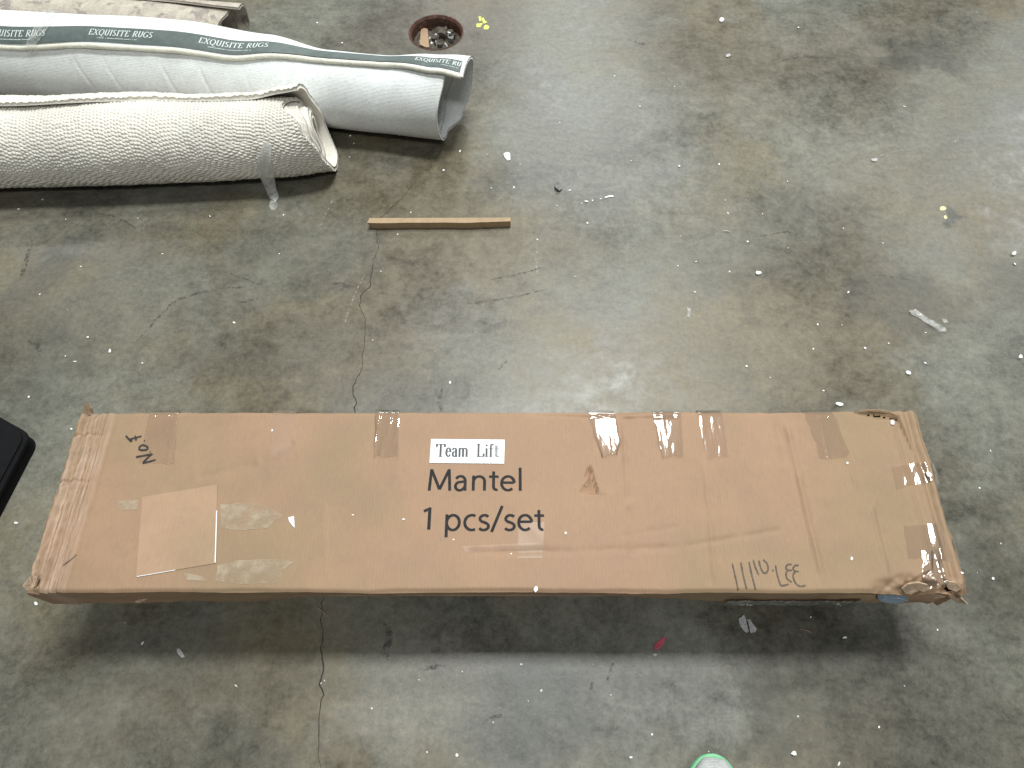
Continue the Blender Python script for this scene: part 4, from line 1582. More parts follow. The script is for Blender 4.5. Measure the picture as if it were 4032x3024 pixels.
# cloudy plastic band tied round the left part
pb = []
nb2 = 70
for i in range(nb2):
    sg_ = -6 + (i / (nb2 - 1)) * 150
    ac = a2(100, 80, 0.2) + 0.035 * math.sin(i * 0.09) - 0.02
    wd = 0.010 + 0.010 * abs(math.sin(i * 0.06 + 0.4))
    for j in range(7):
        aa = ac + wd * (j / 6 - 0.5) * 2
        off_ = 0.006 + 0.0035 * abs(float(vnoise(i * 0.35, j * 0.8, 120)))
        pb.append(roll2.surf(np.array([max(0.0, sg_)]), np.array([aa]), np.array([off_]))[0] - (np.array([0, 0, 0.004 * max(0, -sg_)])))
own(link("plastic_band", mesh_np(np.array(pb), grid_faces(nb2, 7)), M['film_thin'], None, True), wool)

# ---- 1: braided jute rug
J0, J1 = Q(0, 398), Q(728, 372)
e1 = np.array([J1.x - J0.x, J1.y - J0.y])
e1 /= np.linalg.norm(e1)
n1 = np.array([-e1[1], e1[0]])
C1 = np.array([J0.x, J0.y]) + n1 * 0.027


def a1(px, py, z):
    v = Q(px, py, z)
    return (v.x - C1[0]) * e1[0] + (v.y - C1[1]) * e1[1]


ae = a1(728, 372, 0)
hw1 = interp([(-0.3, 0.107), (ae - 0.35, 0.108), (ae - 0.12, 0.098), (ae, 0.082)])
hh1 = interp([(-0.3, 0.112), (ae - 0.3, 0.111), (ae - 0.1, 0.112), (ae, 0.116)])
phi1 = interp([(-0.3, 86), (a1(0, 200, .2), 86), (a1(270, 197, .2), 76), (a1(350, 197, .2), 72), (a1(560, 195, .2), 74), (a1(640, 170, .2), 82)])
hw1_, hh1_ = hw1, hh1
hw1 = lambda a: hw1_(a) * (1 + 0.035 * vnoise(np.asarray(a) * 4 + 3, 0 * np.asarray(a) + 2, 171))
hh1 = lambda a: hh1_(a) * (1 + 0.03 * vnoise(np.asarray(a) * 5 + 9, 0 * np.asarray(a) + 7, 172))
roll1 = Roll(C1, e1, hw1, hh1, phi1, 0.011, 75, sink=0.006, gap=1.02,
             lift=lambda sig, a: smooth(60, 0, sig) * (0.11 * smooth(a1(300, 197, .2), a1(60, 197, .2), a) + 0.20 * smooth(a1(540, 195, .2), a1(650, 170, .2), a)) - 0.0)
end1 = interp([(0, a1(645, 165, 0.235)), (40, a1(660, 195, 0.2)), (90, a1(694, 240, 0.12)), (150, a1(729, 300, 0.03)), (185, a1(729, 371, 0.0)), (220, a1(722, 355, 0.03)), (255, a1(698, 320, 0.09)),
               (300, a1(655, 255, 0.17)), (345, a1(606, 203, 0.22)), (400, a1(640, 200, 0.2)), (520, a1(700, 300, 0.05)), (575, a1(712, 345, 0.04)), (615, a1(700, 310, 0.09)), (660, a1(668, 250, 0.17)), (720, a1(640, 215, 0.2)), (880, a1(690, 300, 0.05)), (975, a1(700, 310, 0.09)), (1080, a1(668, 235, 0.17)), (1240, a1(690, 300, 0.05)), (1335, a1(694, 310, 0.09)), (1440, a1(672, 235, 0.17)), (1600, a1(685, 300, 0.08))])


def braid_field(x, y, wb, pitch_, slant, seed):
    b = x / wb
    ci = np.floor(b)
    l = (b - ci) * 2 - 1
    side = np.where(l >= 0, 1.0, -1.0)
    ofs = vnoise(ci * 7.31 + 0.5, side * 3.7 + 11, seed) * 0.9
    ph = y / pitch_ - slant * side * (1 - np.abs(l)) + np.where(side > 0, 0.5, 0.0) + ofs
    fr = (ph - np.floor(ph)) * 2 - 1
    bl = (np.abs(l) - 0.5) * 1.9
    return np.sqrt(np.clip(1 - 0.85 * fr ** 2, 0, 1)) * np.sqrt(np.clip(1 - bl ** 2, 0, 1))


def braid(S, A, SG):
    A0 = A + 0.0035 * vnoise(A * 16, S * 16, 131) + 0.002 * vnoise(A * 40, S * 40, 136)
    S0 = S + 0.0035 * vnoise(A * 16, S * 16, 132)
    up = braid_field(A0, S0, 0.0168, 0.0092, 0.25, 133)
    c_, s_ = math.cos(math.radians(66)), math.sin(math.radians(66))
    low = braid_field(A0 * c_ + S0 * s_, -A0 * s_ + S0 * c_, 0.0155, 0.0135, 0.55, 137)
    sw = SG + 14 * vnoise(A * 7, 0 * S, 138) - 55 * smooth(ae - 0.36, ae - 0.16, A)
    sw = smooth(258, 238, sw)
    h = up * (1 - sw) + low * sw
    return 0.0058 * h + 0.0012 * vnoise(A * 70, S * 70, 134) - 0.004 + 0.003 * vnoise(A * 9, S * 9, 135)


jute = thing("rolled_jute_rug", "cream braided jute rug rolled up, nearest of the rolled rugs", "rug", (float(C1[0] + e1[0] * .45), float(C1[1] + e1[1] * .45), 0))
sig1 = np.r_[np.linspace(0, 170, 70), np.linspace(171, 375, 330), np.linspace(378, 730, 90), np.linspace(737, 1560, 110)]
aL1 = a1(-150, 300, 0.1)
own(roll1.build("rug_roll", sig1, aL1, end1, 620, braid, M['jute']), jute)
# plastic strap end hanging off the jute roll on to the floor
pl = [Q(578, 285, 0.172), Q(575, 318, 0.150), Q(571, 343, 0.122), Q(573, 365, 0.092), Q(578, 388, 0.055), Q(584, 406, 0.026), Q(590, 418, 0.006), Q(594, 430, 0.003)]
pv = []
for i, q in enumerate(pl):
    w_ = [0.012, 0.014, 0.017, 0.020, 0.018, 0.015, 0.0145, 0.010][i]
    for j in range(7):
        t_ = j / 6 * 2 - 1
        pv.append((q.x + w_ * t_, q.y - 0.006 * (1 - t_ * t_) + 0.004 * math.sin(i * 1.7 + j * 1.3), max(0.001, q.z + 0.002 * math.sin(i * 2.1 + j))))
own(link("plastic_strap", mesh_np(np.array(pv), grid_faces(len(pl), 7)), M['film'], None, True), jute)

# ---- 3: patterned rug at the back
R3 = Q(520, 12, 0.115)
e3 = np.array([1.0, -0.115])
e3 /= np.linalg.norm(e3)
n3 = np.array([-e3[1], e3[0]])
C3 = np.array([R3.x, R3.y]) - n3 * 0.045


def a3(px, py, z):
    v = Q(px, py, z)
    return (v.x - C3[0]) * e3[0] + (v.y - C3[1]) * e3[1]


roll3 = Roll(C3, e3, const(0.078), const(0.068), interp([(-1.5, 60), (-0.35, 62), (0.02, 88)]), 0.007, 70, sink=0.004,
             lift=lambda sig, a: 0.10 * smooth(60, 0, sig) * smooth(-0.35, 0.0, a))
end3 = interp([(0, a3(524, 10, 0.13)), (80, a3(529, 30, 0.08)), (160, a3(530, 55, 0.02)), (230, a3(505, 60, 0.03)), (300, a3(500, 45, 0.07)), (340, a3(498, 30, 0.11)), (450, a3(490, 30, 0.1)), (800, a3(492, 30, 0.1))])
brown = thing("rolled_patterned_rug", "brownish patterned rug rolled up behind the ribboned pale rug", "rug", (float(C3[0] - e3[0] * .4), float(C3[1] - e3[1] * .4), 0))
own(roll3.build("rug_roll", np.r_[np.linspace(0, 400, 150), np.linspace(405, 800, 100)], -1.35, end3, 300,
                lambda S, A, SG: 0.0008 * vnoise(A * 15, S * 20, 141) + 0.0004 * vnoise(A * 160, S * 160, 142), M['rug']), brown)

# ------------------------------------------------------------------ floor drain
drain = thing("floor_drain", "round rusty floor drain sunk in the concrete, full of rubbish", "drain", (DR.x, DR.y, -0.08))


def lathe(name, prof, mat, cx, cy, n=56, root=None):
    V_ = []
    for r_, z_ in prof:
        for k in range(n):
            t_ = 2 * math.pi * k / n
            V_.append((cx + r_ * math.cos(t_), cy + r_ * math.sin(t_), z_))
    F_ = []
    for i in range(len(prof) - 1):
        for k in range(n):
            F_.append((i * n + k, i * n + (k + 1) % n, (i + 1) * n + (k + 1) % n, (i + 1) * n + k))
    o_ = link(name, mesh_from(V_, F_, name), mat, None, True)
    if root is not None:
        own(o_, root)
    return o_


lathe("rim", [(0.0835, -0.004), (0.0835, 0.0010), (0.0822, 0.0018), (0.0795, 0.001), (0.079, -0.004), (0.0762, -0.006)], M['rust'], DR.x, DR.y, root=drain)
lathe("pipe_wall", [(0.0764, -0.0058), (0.0752, -0.012), (0.0735, -0.075)], M['rust'], DR.x, DR.y, root=drain)
nr = 18
V_, F_ = [], []
for i in range(nr):
    for k in range(40):
        t_ = 2 * math.pi * k / 40
        r_ = 0.0745 * (i + 0.02) / (nr - 1)
        x, y = r_ * math.cos(t_), r_ * math.sin(t_)
        V_.append((DR.x + x, DR.y + y, -0.040 + 0.012 * float(vnoise(x * 45 + 5, y * 45, 151)) + 0.006 * float(vnoise(x * 160, y * 160, 152))))
    if i:
        for k in range(40):
            F_.append(((i - 1) * 40 + k, (i - 1) * 40 + (k + 1) % 40, i * 40 + (k + 1) % 40, i * 40 + k))
own(link("sludge", mesh_from(V_, F_, "sludge"), M['sludge'], None, True), drain)


def D(px, py, z):
    """4x zoomed crop of the drain -> point"""
    v = P(1560 + px * 400 / 2212, 30 + py * 400 / 2212, z)
    return (v.x, v.y, z)


cp = shard("cardboard_strip", [D(545, 440, -.03), D(610, 445, -.028), D(680, 460, -.03), D(690, 540, -.027), D(700, 640, -.024), D(708, 740, -.020), D(722, 860, -.016), D(640, 862, -.016), D(512, 800, -.018), D(520, 700, -.022), D(530, 580, -.026)], M['card_clean'], 0.003, None)
tag(cp, "strip of brown cardboard lying in the rusty floor drain", "cardboard")
for k, (px, py, s, m) in enumerate(((440, 775, .006, 'foam'), (655, 808, .0065, 'card_clean'), (778, 800, .0085, 'foam'), (865, 765, .004, 'foam'), (875, 612, .005, 'foam'), (735, 700, .005, 'foam'), (1225, 545, .010, 'foam'), (1095, 570, .006, 'foam'),
                                    (1060, 815, .004, 'foam'), (820, 690, .009, 'grey_scrap'), (1010, 560, .015, 'grey_scrap'), (1165, 560, .015, 'grey_scrap'), (960, 820, .010, 'grey_scrap'), (1080, 430, .014, 'grey_scrap'), (1200, 690, .012, 'dark_scrap'), (1300, 580, .010, 'grey_scrap'))):
    z0 = -0.030
    c = Vector(D(px, py, z0))
    if (c.to_2d() - Vector((DR.x, DR.y))).length > 0.06:
        c.x = DR.x + (c.x - DR.x) * 0.8
        c.y = DR.y + (c.y - DR.y) * 0.8
    r = random.Random(k)
    pts_ = []
    for i in range(7):
        t_ = 2 * math.pi * i / 7
        q = s * (0.6 if m == 'foam' else 1.0) * r.uniform(0.6, 1.1)
        pts_.append((c.x + q * math.cos(t_), c.y + q * 0.8 * math.sin(t_), z0 + 0.006 + r.uniform(-.003, .003)))
    own(shard("rubbish_bit", pts_, M['sludge' if m == 'grey_scrap' else m], 0.012, None), drain)

# ------------------------------------------------------------------ wood strip
wz = 0.023
wl0, wr0 = Q(798, 471, wz), Q(1103, 470, wz)
wl1, wr1 = Q(793, 481.5, wz), Q(1103, 478, wz)
zlow = 0.0
bm = bmesh.new()
n = 24
rows = []
for i in range(n + 1):
    t_ = i / n
    b_ = wl0.lerp(wr0, t_)
    f_ = wl1.lerp(wr1, t_)
    sag = 0.0012 * math.sin(t_ * 3.1) + 0.0016 * smooth(0.55, 0.66, t_) * smooth(1.0, 0.7, t_)
    f_.y -= float(sag)
    k = 0.0007 * float(vnoise(t_ * 14, 2.2, 161))
    off_l = 0.012 * (1 - t_) if i == 0 else 0
    rows.append([bm.verts.new((b_.x, b_.y, wz)), bm.verts.new((f_.x, f_.y + k, wz - 0.0004)), bm.verts.new((f_.x + off_l * .7, f_.y + 0.0015 + k, zlow)), bm.verts.new((b_.x, b_.y, zlow))])
for i in range(n):
    A_, B_ = rows[i], rows[i + 1]
    for k in range(4):
        k2 = (k + 1) % 4
        f = bm.faces.new((A_[k], A_[k2], B_[k2], B_[k]))
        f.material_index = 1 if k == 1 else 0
bm.faces.new(rows[0][::-1])
bm.faces.new(rows[-1])
bmesh.ops.recalc_face_normals(bm, faces=bm.faces[:])
me = bpy.data.meshes.new("wood_strip")
bm.to_mesh(me)
bm.free()
ws = link("wood_strip", me, M['wood'])
me.materials.append(M['wood_shaded'])
tag(ws, "short light brown wood strip lying alone on the concrete", "wood strip")

# ------------------------------------------------------------------ black case at the left edge
bc_z = 0.045
k0, k1, k2 = Q(163 / 1.8228, 1738 / 1.8228, 0), Q(-5, 1642 / 1.8228, 0), Q(0, 2054 / 1.8228, 0)
d1 = (k1 - k0).normalized()
d2 = (k2 - k0).normalized()
case = thing("black_case", "matt black plastic case cut off by the left edge", "case", (k0.x + d1.x * .2, k0.y + d1.y * .2, 0))


def rounded_prism(name, c0, u, v, lu, lv, r, z0, z1, mat, root, bevel=0.006):
    out = []
    cs = [(r, r, 180), (lu - r, r, 270), (lu - r, lv - r, 0), (r, lv - r, 90)]
    for cx_, cy_, a0 in cs:
        for k in range(7):
            t_ = math.radians(a0 + 90 * k / 6)
            out.append((cx_ + r * math.cos(t_), cy_ + r * math.sin(t_)))
    bm_ = bmesh.new()
    pts_ = [c0 + u * p[0] + v * p[1] for p in out]
    lo = [bm_.verts.new((p.x, p.y, z0)) for p in pts_]
    hi = [bm_.verts.new((p.x, p.y, z1)) for p in pts_]
    bm_.faces.new(hi)
    bm_.faces.new(lo[::-1])
    m = len(pts_)
    for i in range(m):
        bm_.faces.new((lo[i], lo[(i + 1) % m], hi[(i + 1) % m], hi[i]))
    bmesh.ops.recalc_face_normals(bm_, faces=bm_.faces[:])
    te = [e for e in bm_.edges if all(abs(q.co.z - z1) < 1e-6 for q in e.verts)]
    bmesh.ops.bevel(bm_, geom=te, offset=bevel, segments=3, affect='EDGES')
    me_ = bpy.data.meshes.new(name)
    bm_.to_mesh(me_)
    bm_.free()
    o_ = own(link(name, me_, mat), root)
    return o_


rounded_prism("case_body", k0 + d1 * .004 + d2 * .004, d1, d2, 0.452, 0.332, 0.02, 0.0, 0.03, M['black'], case, 0.002)
rounded_prism("lid", k0, d1, d2, 0.46, 0.34, 0.022, 0.0305, bc_z, M['black'], case, 0.007)

# ------------------------------------------------------------------ shoe at the lower edge
shoe = thing("shoe", "toe of a white mesh shoe with mint green sole edge", "shoe", (Q(1552, 1640).x, -0.13, 0))
tip = Q(1541, 1628, 0.03)
SL = 0.29
ax_ = Vector((-0.10, -1, 0)).normalized()
sx_ = Vector((-ax_.y, ax_.x, 0))


def shoe_half_width(t):
    return 0.049 * min(1, math.sqrt(max(0, 1 - (1 - min(1, t / 0.30)) ** 2))) * (1 - 0.22 * max(0, math.sin(max(0, t - 0.35) * 4.2)))


def shoe_loft(name, zf, grow, mat, nt=40, nk=24, t0=0.0):
    V_, F_ = [], []
    for i in range(nt):
        t = t0 + (1 - t0) * (i / (nt - 1)) ** 1.6
        w_ = (shoe_half_width(max(t - t0 * 0, 0.0012)) + grow)
        if i == 0:
            w_ = 0.003
        if t > 0.9:
            w_ *= math.sqrt(max(0.02, 1 - ((t - 0.9) / 0.1) ** 2))
        base = tip + ax_ * (t * SL)
        for k in range(nk):
            ang = 2 * math.pi * k / nk
            c_, s_ = math.cos(ang), math.sin(ang)
            zz = zf(t, s_)
            p = base + sx_ * (w_ * math.copysign(abs(c_) ** 0.8, c_))
            V_.append((p.x, p.y, zz))
    for i in range(nt - 1):
        for k in range(nk):
            F_.append((i * nk + k, i * nk + (k + 1) % nk, (i + 1) * nk + (k + 1) % nk, (i + 1) * nk + k))
    F_.append(tuple(range(nk))[::-1])
    F_.append(tuple((nt - 1) * nk + k for k in range(nk)))
    me_ = mesh_from(V_, F_, name)
    bm_ = bmesh.new()
    bm_.from_mesh(me_)
    bmesh.ops.recalc_face_normals(bm_, faces=bm_.faces[:])
    bm_.to_mesh(me_)
    bm_.free()
    return own(link(name, me_, mat, None, True), shoe)


def sole_z(t, s):
    lo = 0.012 * max(0, 1 - t / 0.16) ** 2
    hi = 0.034 + 0.006 * t
    return (lo + hi) / 2 + (hi - lo) / 2 * math.copysign(abs(s) ** 0.45, s)


def upper_z(t, s):
    lo = 0.030
    hi = 0.036 + 0.030 * math.sqrt(max(0, min(1, (t - 0.015) / 0.22))) + 0.045 * max(0, t - 0.25) / 0.75
    return lo + (hi - lo) * max(0, s) ** 0.8 - 0.004 * max(0, -s)


shoe_loft("sole", sole_z, 0.004, M['mint'])
shoe_loft("upper", upper_z, -0.002, M['shoe_mesh'], t0=0.022)


# ------------------------------------------------------------------ loose scraps
def chip_mesh(seed, flat=0.5):
    bm_ = bmesh.new()
    bmesh.ops.create_icosphere(bm_, subdivisions=1, radius=1.0)
    r = random.Random(seed)
    for v in bm_.verts:
        v.co *= r.uniform(0.65, 1.15)
        v.co.z *= flat
    lo = min(v.co.z for v in bm_.verts)
    for v in bm_.verts:
        v.co.z -= lo
    me_ = bpy.data.meshes.new("crumb")
    bm_.to_mesh(me_)
    bm_.free()
    me_.materials.append(M['foam'])
    return me_


CHIPS = [chip_mesh(s) for s in range(6)]
crumbs = [  # 4032-px positions, radius in px of the photograph
    (2246, 108, 4), (2656, 341, 4), (2204, 484, 4), (2048, 648, 4), (2485, 634, 4), (2674, 655, 7), (2831, 648, 6), (2024, 739, 6), (2243, 751, 6), (3100, 716, 6), (2855, 790, 5), (2866, 840, 5), (3002, 843, 4), (2312, 879, 5),
    (2308, 795, 8), (2333, 791, 6), (2366, 784, 6), (2290, 801, 4), (2193, 811, 4), (2116, 945, 5), (2943, 952, 6), (2265, 1091, 6), (2740, 1031, 4), (2669, 1048, 4), (2872, 1071, 5), (3339, 1151, 7), (3102, 978, 4), (2735, 1151, 6),
    (3624, 1239, 6), (3219, 1278, 5), (3314, 1280, 4), (3405, 1373, 8), (3497, 1353, 5), (3202, 1374, 5), (2939, 1443, 7), (3032, 1487, 5), (3242, 1539, 5), (3642, 1429, 6), (3993, 1042, 6), (3475, 958, 4), (3142, 111, 6), (3644, 1311, 4),
    (169, 787, 5), (75, 825, 5), (544, 861, 5), (260, 864, 4), (828, 853, 5), (1117, 848, 5), (347, 1329, 7), (433, 1384, 10), (260, 1404, 6), (296, 1424, 6), (563, 1431, 6), (923, 1272, 6), (158, 1159, 4), (114, 1564, 6), (1773, 1507, 9), (1468, 1340, 5), (1566, 924, 5), (1618, 837, 5),
    (143, 2376, 8), (561, 2533, 6), (1265, 2690, 5), (1278, 2680, 5), (1464, 2789, 6), (1650, 2677, 5), (1942, 2844, 5), (1682, 2962, 6), (1799, 2973, 8), (495, 2452, 4), (1820, 2644, 4), (65, 2060, 6),
    (2053, 2616, 9), (2132, 2719, 6), (2483, 2982, 7), (3302, 3007, 8), (3460, 2863, 7), (3325, 2510, 8), (3192, 2430, 5), (3141, 2820, 7), (2567, 2892, 5), (2405, 2736, 4), (3907, 2279, 9),
    (1250, 92, 5), (1348, 171, 7), (1380, 536, 6), (1393, 566, 5), (1378, 619, 5), (1811, 596, 7), (1747, 672, 6), (1934, 743, 5), (1918, 609, 5), (283, 1690, 5), (3898, 1776, 6), (3855, 1922, 6), (3940, 2140, 4), (3690, 2480, 4), (3560, 2700, 4),
    (1985, 2060, 0), (2080, 2760, 4), (930, 2700, 6), (2790, 2960, 5), (2680, 930, 4), (1500, 1070, 4), (1100, 1000, 4), (640, 1000, 4), (320, 1050, 4), (3760, 560, 4), (3560, 420, 4), (2420, 300, 4), (2520, 420, 4), (3320, 900, 4),
]
nchip = 0
for (px, py, r) in crumbs:
    if r == 0:
        continue
    c = P(px, py)
    d = (c - Vector((0, 0, CAM_H))).length
    s = max(0.0012, r * d / FPX * 0.78)
    o_ = bpy.data.objects.new("foam_crumb", CHIPS[nchip % 6])
    nchip += 1
    o_.location = (c.x, c.y, 0.0002)
    o_.scale = (s * RNG.uniform(.7, 1.6), s * RNG.uniform(.55, 1.1), s * RNG.uniform(.5, 1.1))
    o_.rotation_euler = (0, 0, RNG.uniform(0, 6.28))
    COL.objects.link(o_)
    tag(o_, "tiny white foam crumb lying loose on the bare concrete floor", "crumb", "white crumbs scattered over the floor")
for (px, py, r) in ((1072, 1695, 6), (1590, 2045, 6), (1390, 2028, 4), (2227, 2100, 5), (2013, 2180, 5), (3512, 1666, 10), (3352, 2200, 7), (3335, 1825, 5), (3655, 1870, 12), (2110, 2319, 12), (2800, 1646, 6), (1786, 2125, 4), (3788, 2255, 7)):
    v = P(px, py, ZT)
    d = (v - Vector((0, 0, CAM_H))).length
    s = r * d / FPX
    o_ = bpy.data.objects.new("foam_crumb", CHIPS[nchip % 6])
    nchip += 1
    o_.location = (v.x, v.y, float(ztop(v.x, v.y)) + 0.0004)
    o_.scale = (s * RNG.uniform(.9, 1.4), s * RNG.uniform(.7, 1.0), s * 0.6)
    o_.rotation_euler = (0, 0, RNG.uniform(0, 6.28))
    COL.objects.link(o_)
    tag(o_, "tiny white foam crumb resting on top of the brown carton", "crumb", "white crumbs on the carton")


def scrap(name, label, cat, pts4, mat, thick=0.0012, lift=0.0015, zf=None, group=None, src=None, z0=0.0, bumpy=0.0006, fn=None):
    """small flat scrap, outline in 4032-px positions (or crop px with src)"""
    pp = []
    r = random.Random(len(label) + int(pts4[0][0]))
    for q in pts4:
        x, y = q if src is None else (src[0] + q[0] * src[2], src[1] + q[1] * src[2])
        v = P(x, y, z0)
        zz = z0 + thick + lift * r.random() * 0.5 + r.uniform(0, bumpy)
        if fn is not None:
            zz = float(fn(v.x, v.y)) + 0.0006 + thick
        pp.append((v.x, v.y, zz))
    o_ = shard(name, pp, mat, thick, None)
    return tag(o_, label, cat, group)


def blob(cx, cy, rx, ry, n=9, seed=1, rot=0.0):
    r = random.Random(seed)
    out = []
    for i in range(n):
        t_ = 2 * math.pi * i / n
        k = r.uniform(0.7, 1.1)
        x, y = rx * k * math.cos(t_), ry * k * math.sin(t_)
        out.append((cx + x * math.cos(rot) - y * math.sin(rot), cy + x * math.sin(rot) + y * math.cos(rot)))
    return out


scrap("paper_scrap", "white paper scrap with a square tail on the floor right of the rugs", "scrap", [(1982, 607), (1995, 600), (2008, 604), (2010, 630), (1998, 634), (1988, 622)], M['paper'])
scrap("foam_chip", "larger white foam chip alone near the top of the picture", "foam", blob(2840, 83, 12, 9, 8, 4), M['foam'], 0.004)
scrap("foam_chip", "oval white foam chip in the middle of the right floor", "foam", blob(2985, 1077, 12, 7, 8, 5), M['foam'], 0.004)
scrap("foam_chip", "long white foam chip just above the carton's right end", "foam", blob(3572, 1470, 12, 7, 8, 6, 0.4), M['foam'], 0.004)
scrap("foam_chip", "white foam chip at the right edge beside the dark stain", "foam", blob(3989, 1001, 11, 8, 8, 7, -0.5), M['foam'], 0.004)
scrap("foam_chip", "white foam chip at the extreme right edge above the carton", "foam", blob(4014, 1407, 9, 8, 8, 8), M['foam'], 0.004)
scrap("foam_chip", "oval white foam chip right of the shoe toe", "foam", blob(3123, 2966, 13, 10, 8, 9, 0.5), M['foam'], 0.004)
scrap("foam_chip", "ragged white foam chip touching the carton's back edge", "foam", blob(3303, 1594, 16, 8, 9, 10, 0.2), M['foam'], 0.004)
scrap("dark_scrap", "crumpled dark grey scrap between the wood strip and right floor", "scrap", blob(2199, 738, 18, 18, 9, 11), M['dark_scrap'], 0.003, 0.008, bumpy=0.005)
scrap("dark_scrap", "small grey and white scrap in the upper right floor", "scrap", blob(3440, 632, 16, 7, 8, 12), M['grey_scrap'], 0.002)
scrap("dark_scrap", "tiny dark grey scrap with white sliver near top centre right", "scrap", blob(2866, 220, 12, 7, 8, 13, -0.4), M['grey_scrap'], 0.002)
scrap("plastic_sliver", "thin white plastic sliver ending a line of crumbs", "sliver", [(2380, 777), (2398, 772), (2415, 771), (2415, 777), (2398, 778), (2382, 782)], M['foam'], 0.0015)
scrap("film_scrap", "long wrinkled strip of clear film lying in the dark stain", "film", ragged([(3577, 1226), (3600, 1221), (3640, 1245), (3690, 1275), (3722, 1295), (3722, 1307), (3695, 1309), (3655, 1280), (3610, 1250), (3580, 1234)], 3, 2.5, 31), M['film_thin'], 0.0008, 0.004, bumpy=0.003)
scrap("film_scrap", "short clear film fragment right of the long film strip", "film", blob(3719, 1264, 13, 8, 8, 15, 0.6), M['film_thin'], 0.0008, 0.003)
scrap("film_scrap", "small upright clear film scrap on the floor behind the carton", "film", ragged([(2703, 1213), (2718, 1215), (2720, 1232), (2716, 1250), (2704, 1248), (2706, 1230)], 2, 1.5, 32), M['film_thin'], 0.0008, 0.003)
scrap("film_scrap", "pale film chip in the shadow left of the crack", "film", ragged([(696, 2556), (708, 2552), (726, 2578), (730, 2588), (716, 2590), (702, 2574)], 2, 1.5, 33), M['grey_scrap'], 0.0008, 0.002)
scrap("film_scrap", "small piece of clear plastic on the floor below the strap end", "film", blob(1078, 806, 18, 22, 9, 34), M['film_thin'], 0.0008, 0.004)
scrap("paper_scrap", "crumpled grey paper scrap in front of the carton, left half", "scrap", ragged([(2904, 2438), (2926, 2422), (2934, 2440), (2940, 2470), (2946, 2488), (2934, 2492), (2915, 2470)], 2, 1.5, 35), M['grey_scrap'], 0.0016, 0.006, bumpy=0.003, group=None)
scrap("paper_scrap", "torn-off narrow half of the crumpled grey paper scrap", "scrap", ragged([(2938, 2436), (2950, 2440), (2976, 2478), (2970, 2490), (2954, 2494), (2946, 2466)], 2, 1.5, 36), M['grey_scrap'], 0.0016, 0.006, bumpy=0.003)
scrap("pink_scrap", "pinkish red plastic scrap in the shadow in front of the carton", "scrap", ragged([(2606, 2512), (2619, 2508), (2612, 2535), (2590, 2558), (2574, 2556), (2578, 2536)], 2, 1.5, 37), M['pink'], 0.0012, 0.004)
scrap("foam_chip", "faint grey crumb just below the pinkish red scrap", "crumb", blob(2578, 2578, 9, 7, 8, 38), M['grey_scrap'], 0.001)
ys = (1560, 30, 400 / 2212)
for lab, pts_ in (("topmost yellow-green flake right of the floor drain", [(1790, 195), (1852, 200), (1850, 300), (1812, 305)]),
                  ("middle yellow-green flake right of the floor drain", [(1850, 235), (1905, 225), (1930, 285), (1985, 320), (1950, 340), (1900, 355), (1880, 310)]),
                  ("lower left yellow-green flake right of the floor drain", [(1745, 355), (1850, 345), (1890, 340), (1835, 430), (1750, 435)]),
                  ("lower right yellow-green flake right of the floor drain", [(1940, 380), (1985, 385), (2030, 420), (2000, 482), (1905, 478), (1908, 420)])):
    scrap("yellow_flake", lab, "flake", pts_, M['yellow'], 0.0006, 0.0004, src=ys, bumpy=0.0002)
scrap("yellow_flake", "upper pale yellow flake on the small dark stain at right", "flake", blob(3713, 822, 15, 10, 8, 41), M['pale_yellow'], 0.0006, 0.0004)
scrap("yellow_flake", "lower pale yellow flake on the small dark stain at right", "flake", blob(3722, 857, 8, 9, 8, 42), M['pale_yellow'], 0.0006, 0.0004)
scrap("paper_scrap", "white pointed paper scrap on the carton beside the clean patch", "scrap", [(1136, 2037), (1158, 2033), (1160, 2056), (1161, 2079), (1150, 2068), (1138, 2050)], M['paper'], 0.0008, 0, z0=ZT, fn=ztop)


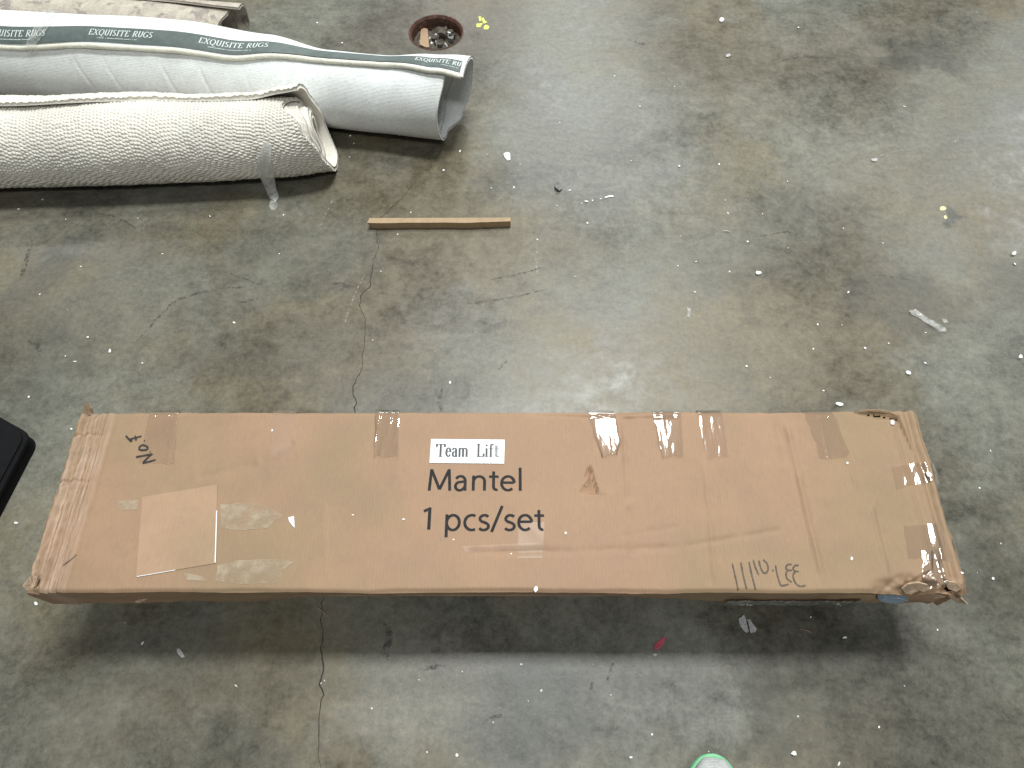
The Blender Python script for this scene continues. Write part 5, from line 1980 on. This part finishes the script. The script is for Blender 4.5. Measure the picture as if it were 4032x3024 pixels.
def fibre(name, label, p0, p1, mat, w=0.0005, bend=0.0):
    a, b = P(*p0), P(*p1)
    V_, F_ = [], []
    n = 10
    d = (b - a).normalized()
    nn = Vector((-d.y, d.x, 0))
    for i in range(n + 1):
        t_ = i / n
        q = a.lerp(b, t_) + nn * bend * math.sin(math.pi * t_)
        z = 0.0008 + 0.003 * math.sin(math.pi * t_)
        for k in range(4):
            an = math.pi / 2 * k
            V_.append((q.x + nn.x * w * math.cos(an), q.y + nn.y * w * math.cos(an), z + w * math.sin(an)))
        if i:
            for k in range(4):
                F_.append(((i - 1) * 4 + k, (i - 1) * 4 + (k + 1) % 4, i * 4 + (k + 1) % 4, i * 4 + k))
    return tag(link(name, mesh_from(V_, F_, name), mat), label, "fibre")


fibre("straw_fibre", "thin pale splinter lying across the crack before the carton", (1240, 2383), (1292, 2427), M['wood'], 0.0007, 0.001)
fibre("straw_fibre", "thin pale fibre on the floor right of the grey paper scrap", (3148, 2478), (3196, 2492), M['wood'], 0.0006, 0.001)
fibre("straw_fibre", "curved white fibre at the foot of the ribboned pale rug", (1570, 536), (1612, 524), M['foam'], 0.0016, 0.003)
fibre("straw_fibre", "thin white fibre above the middle of the right floor", (2845, 911), (2873, 913), M['foam'], 0.0008, 0.0)

# fine pale dust too small to count
r = np.random.RandomState(3)
Vd, Fd = [], []
nd = 70
for i in range(nd):
    x, y = r.uniform(-1.9, 1.9), r.uniform(-0.1, 2.6)
    if XL - .02 < x < XR + .02 and YF - .03 < y < YB + .02:
        continue
    s = 0.0007 * r.uniform(0.5, 1.6)
    b = len(Vd)
    Vd += [(x - s, y - s * .6, .0009), (x + s, y - s, .0009), (x + s * .7, y + s, .0009), (x - s, y + s * .8, .0009), (x, y, .0009 + s)]
    Fd += [(b, b + 1, b + 4), (b + 1, b + 2, b + 4), (b + 2, b + 3, b + 4), (b + 3, b, b + 4)]
dust = link("dust", mesh_from(Vd, Fd, "dust"), M['foam'])
dust["kind"] = "stuff"
dust["label"] = "fine pale dust specks strewn over the concrete"
dust["category"] = "dust"
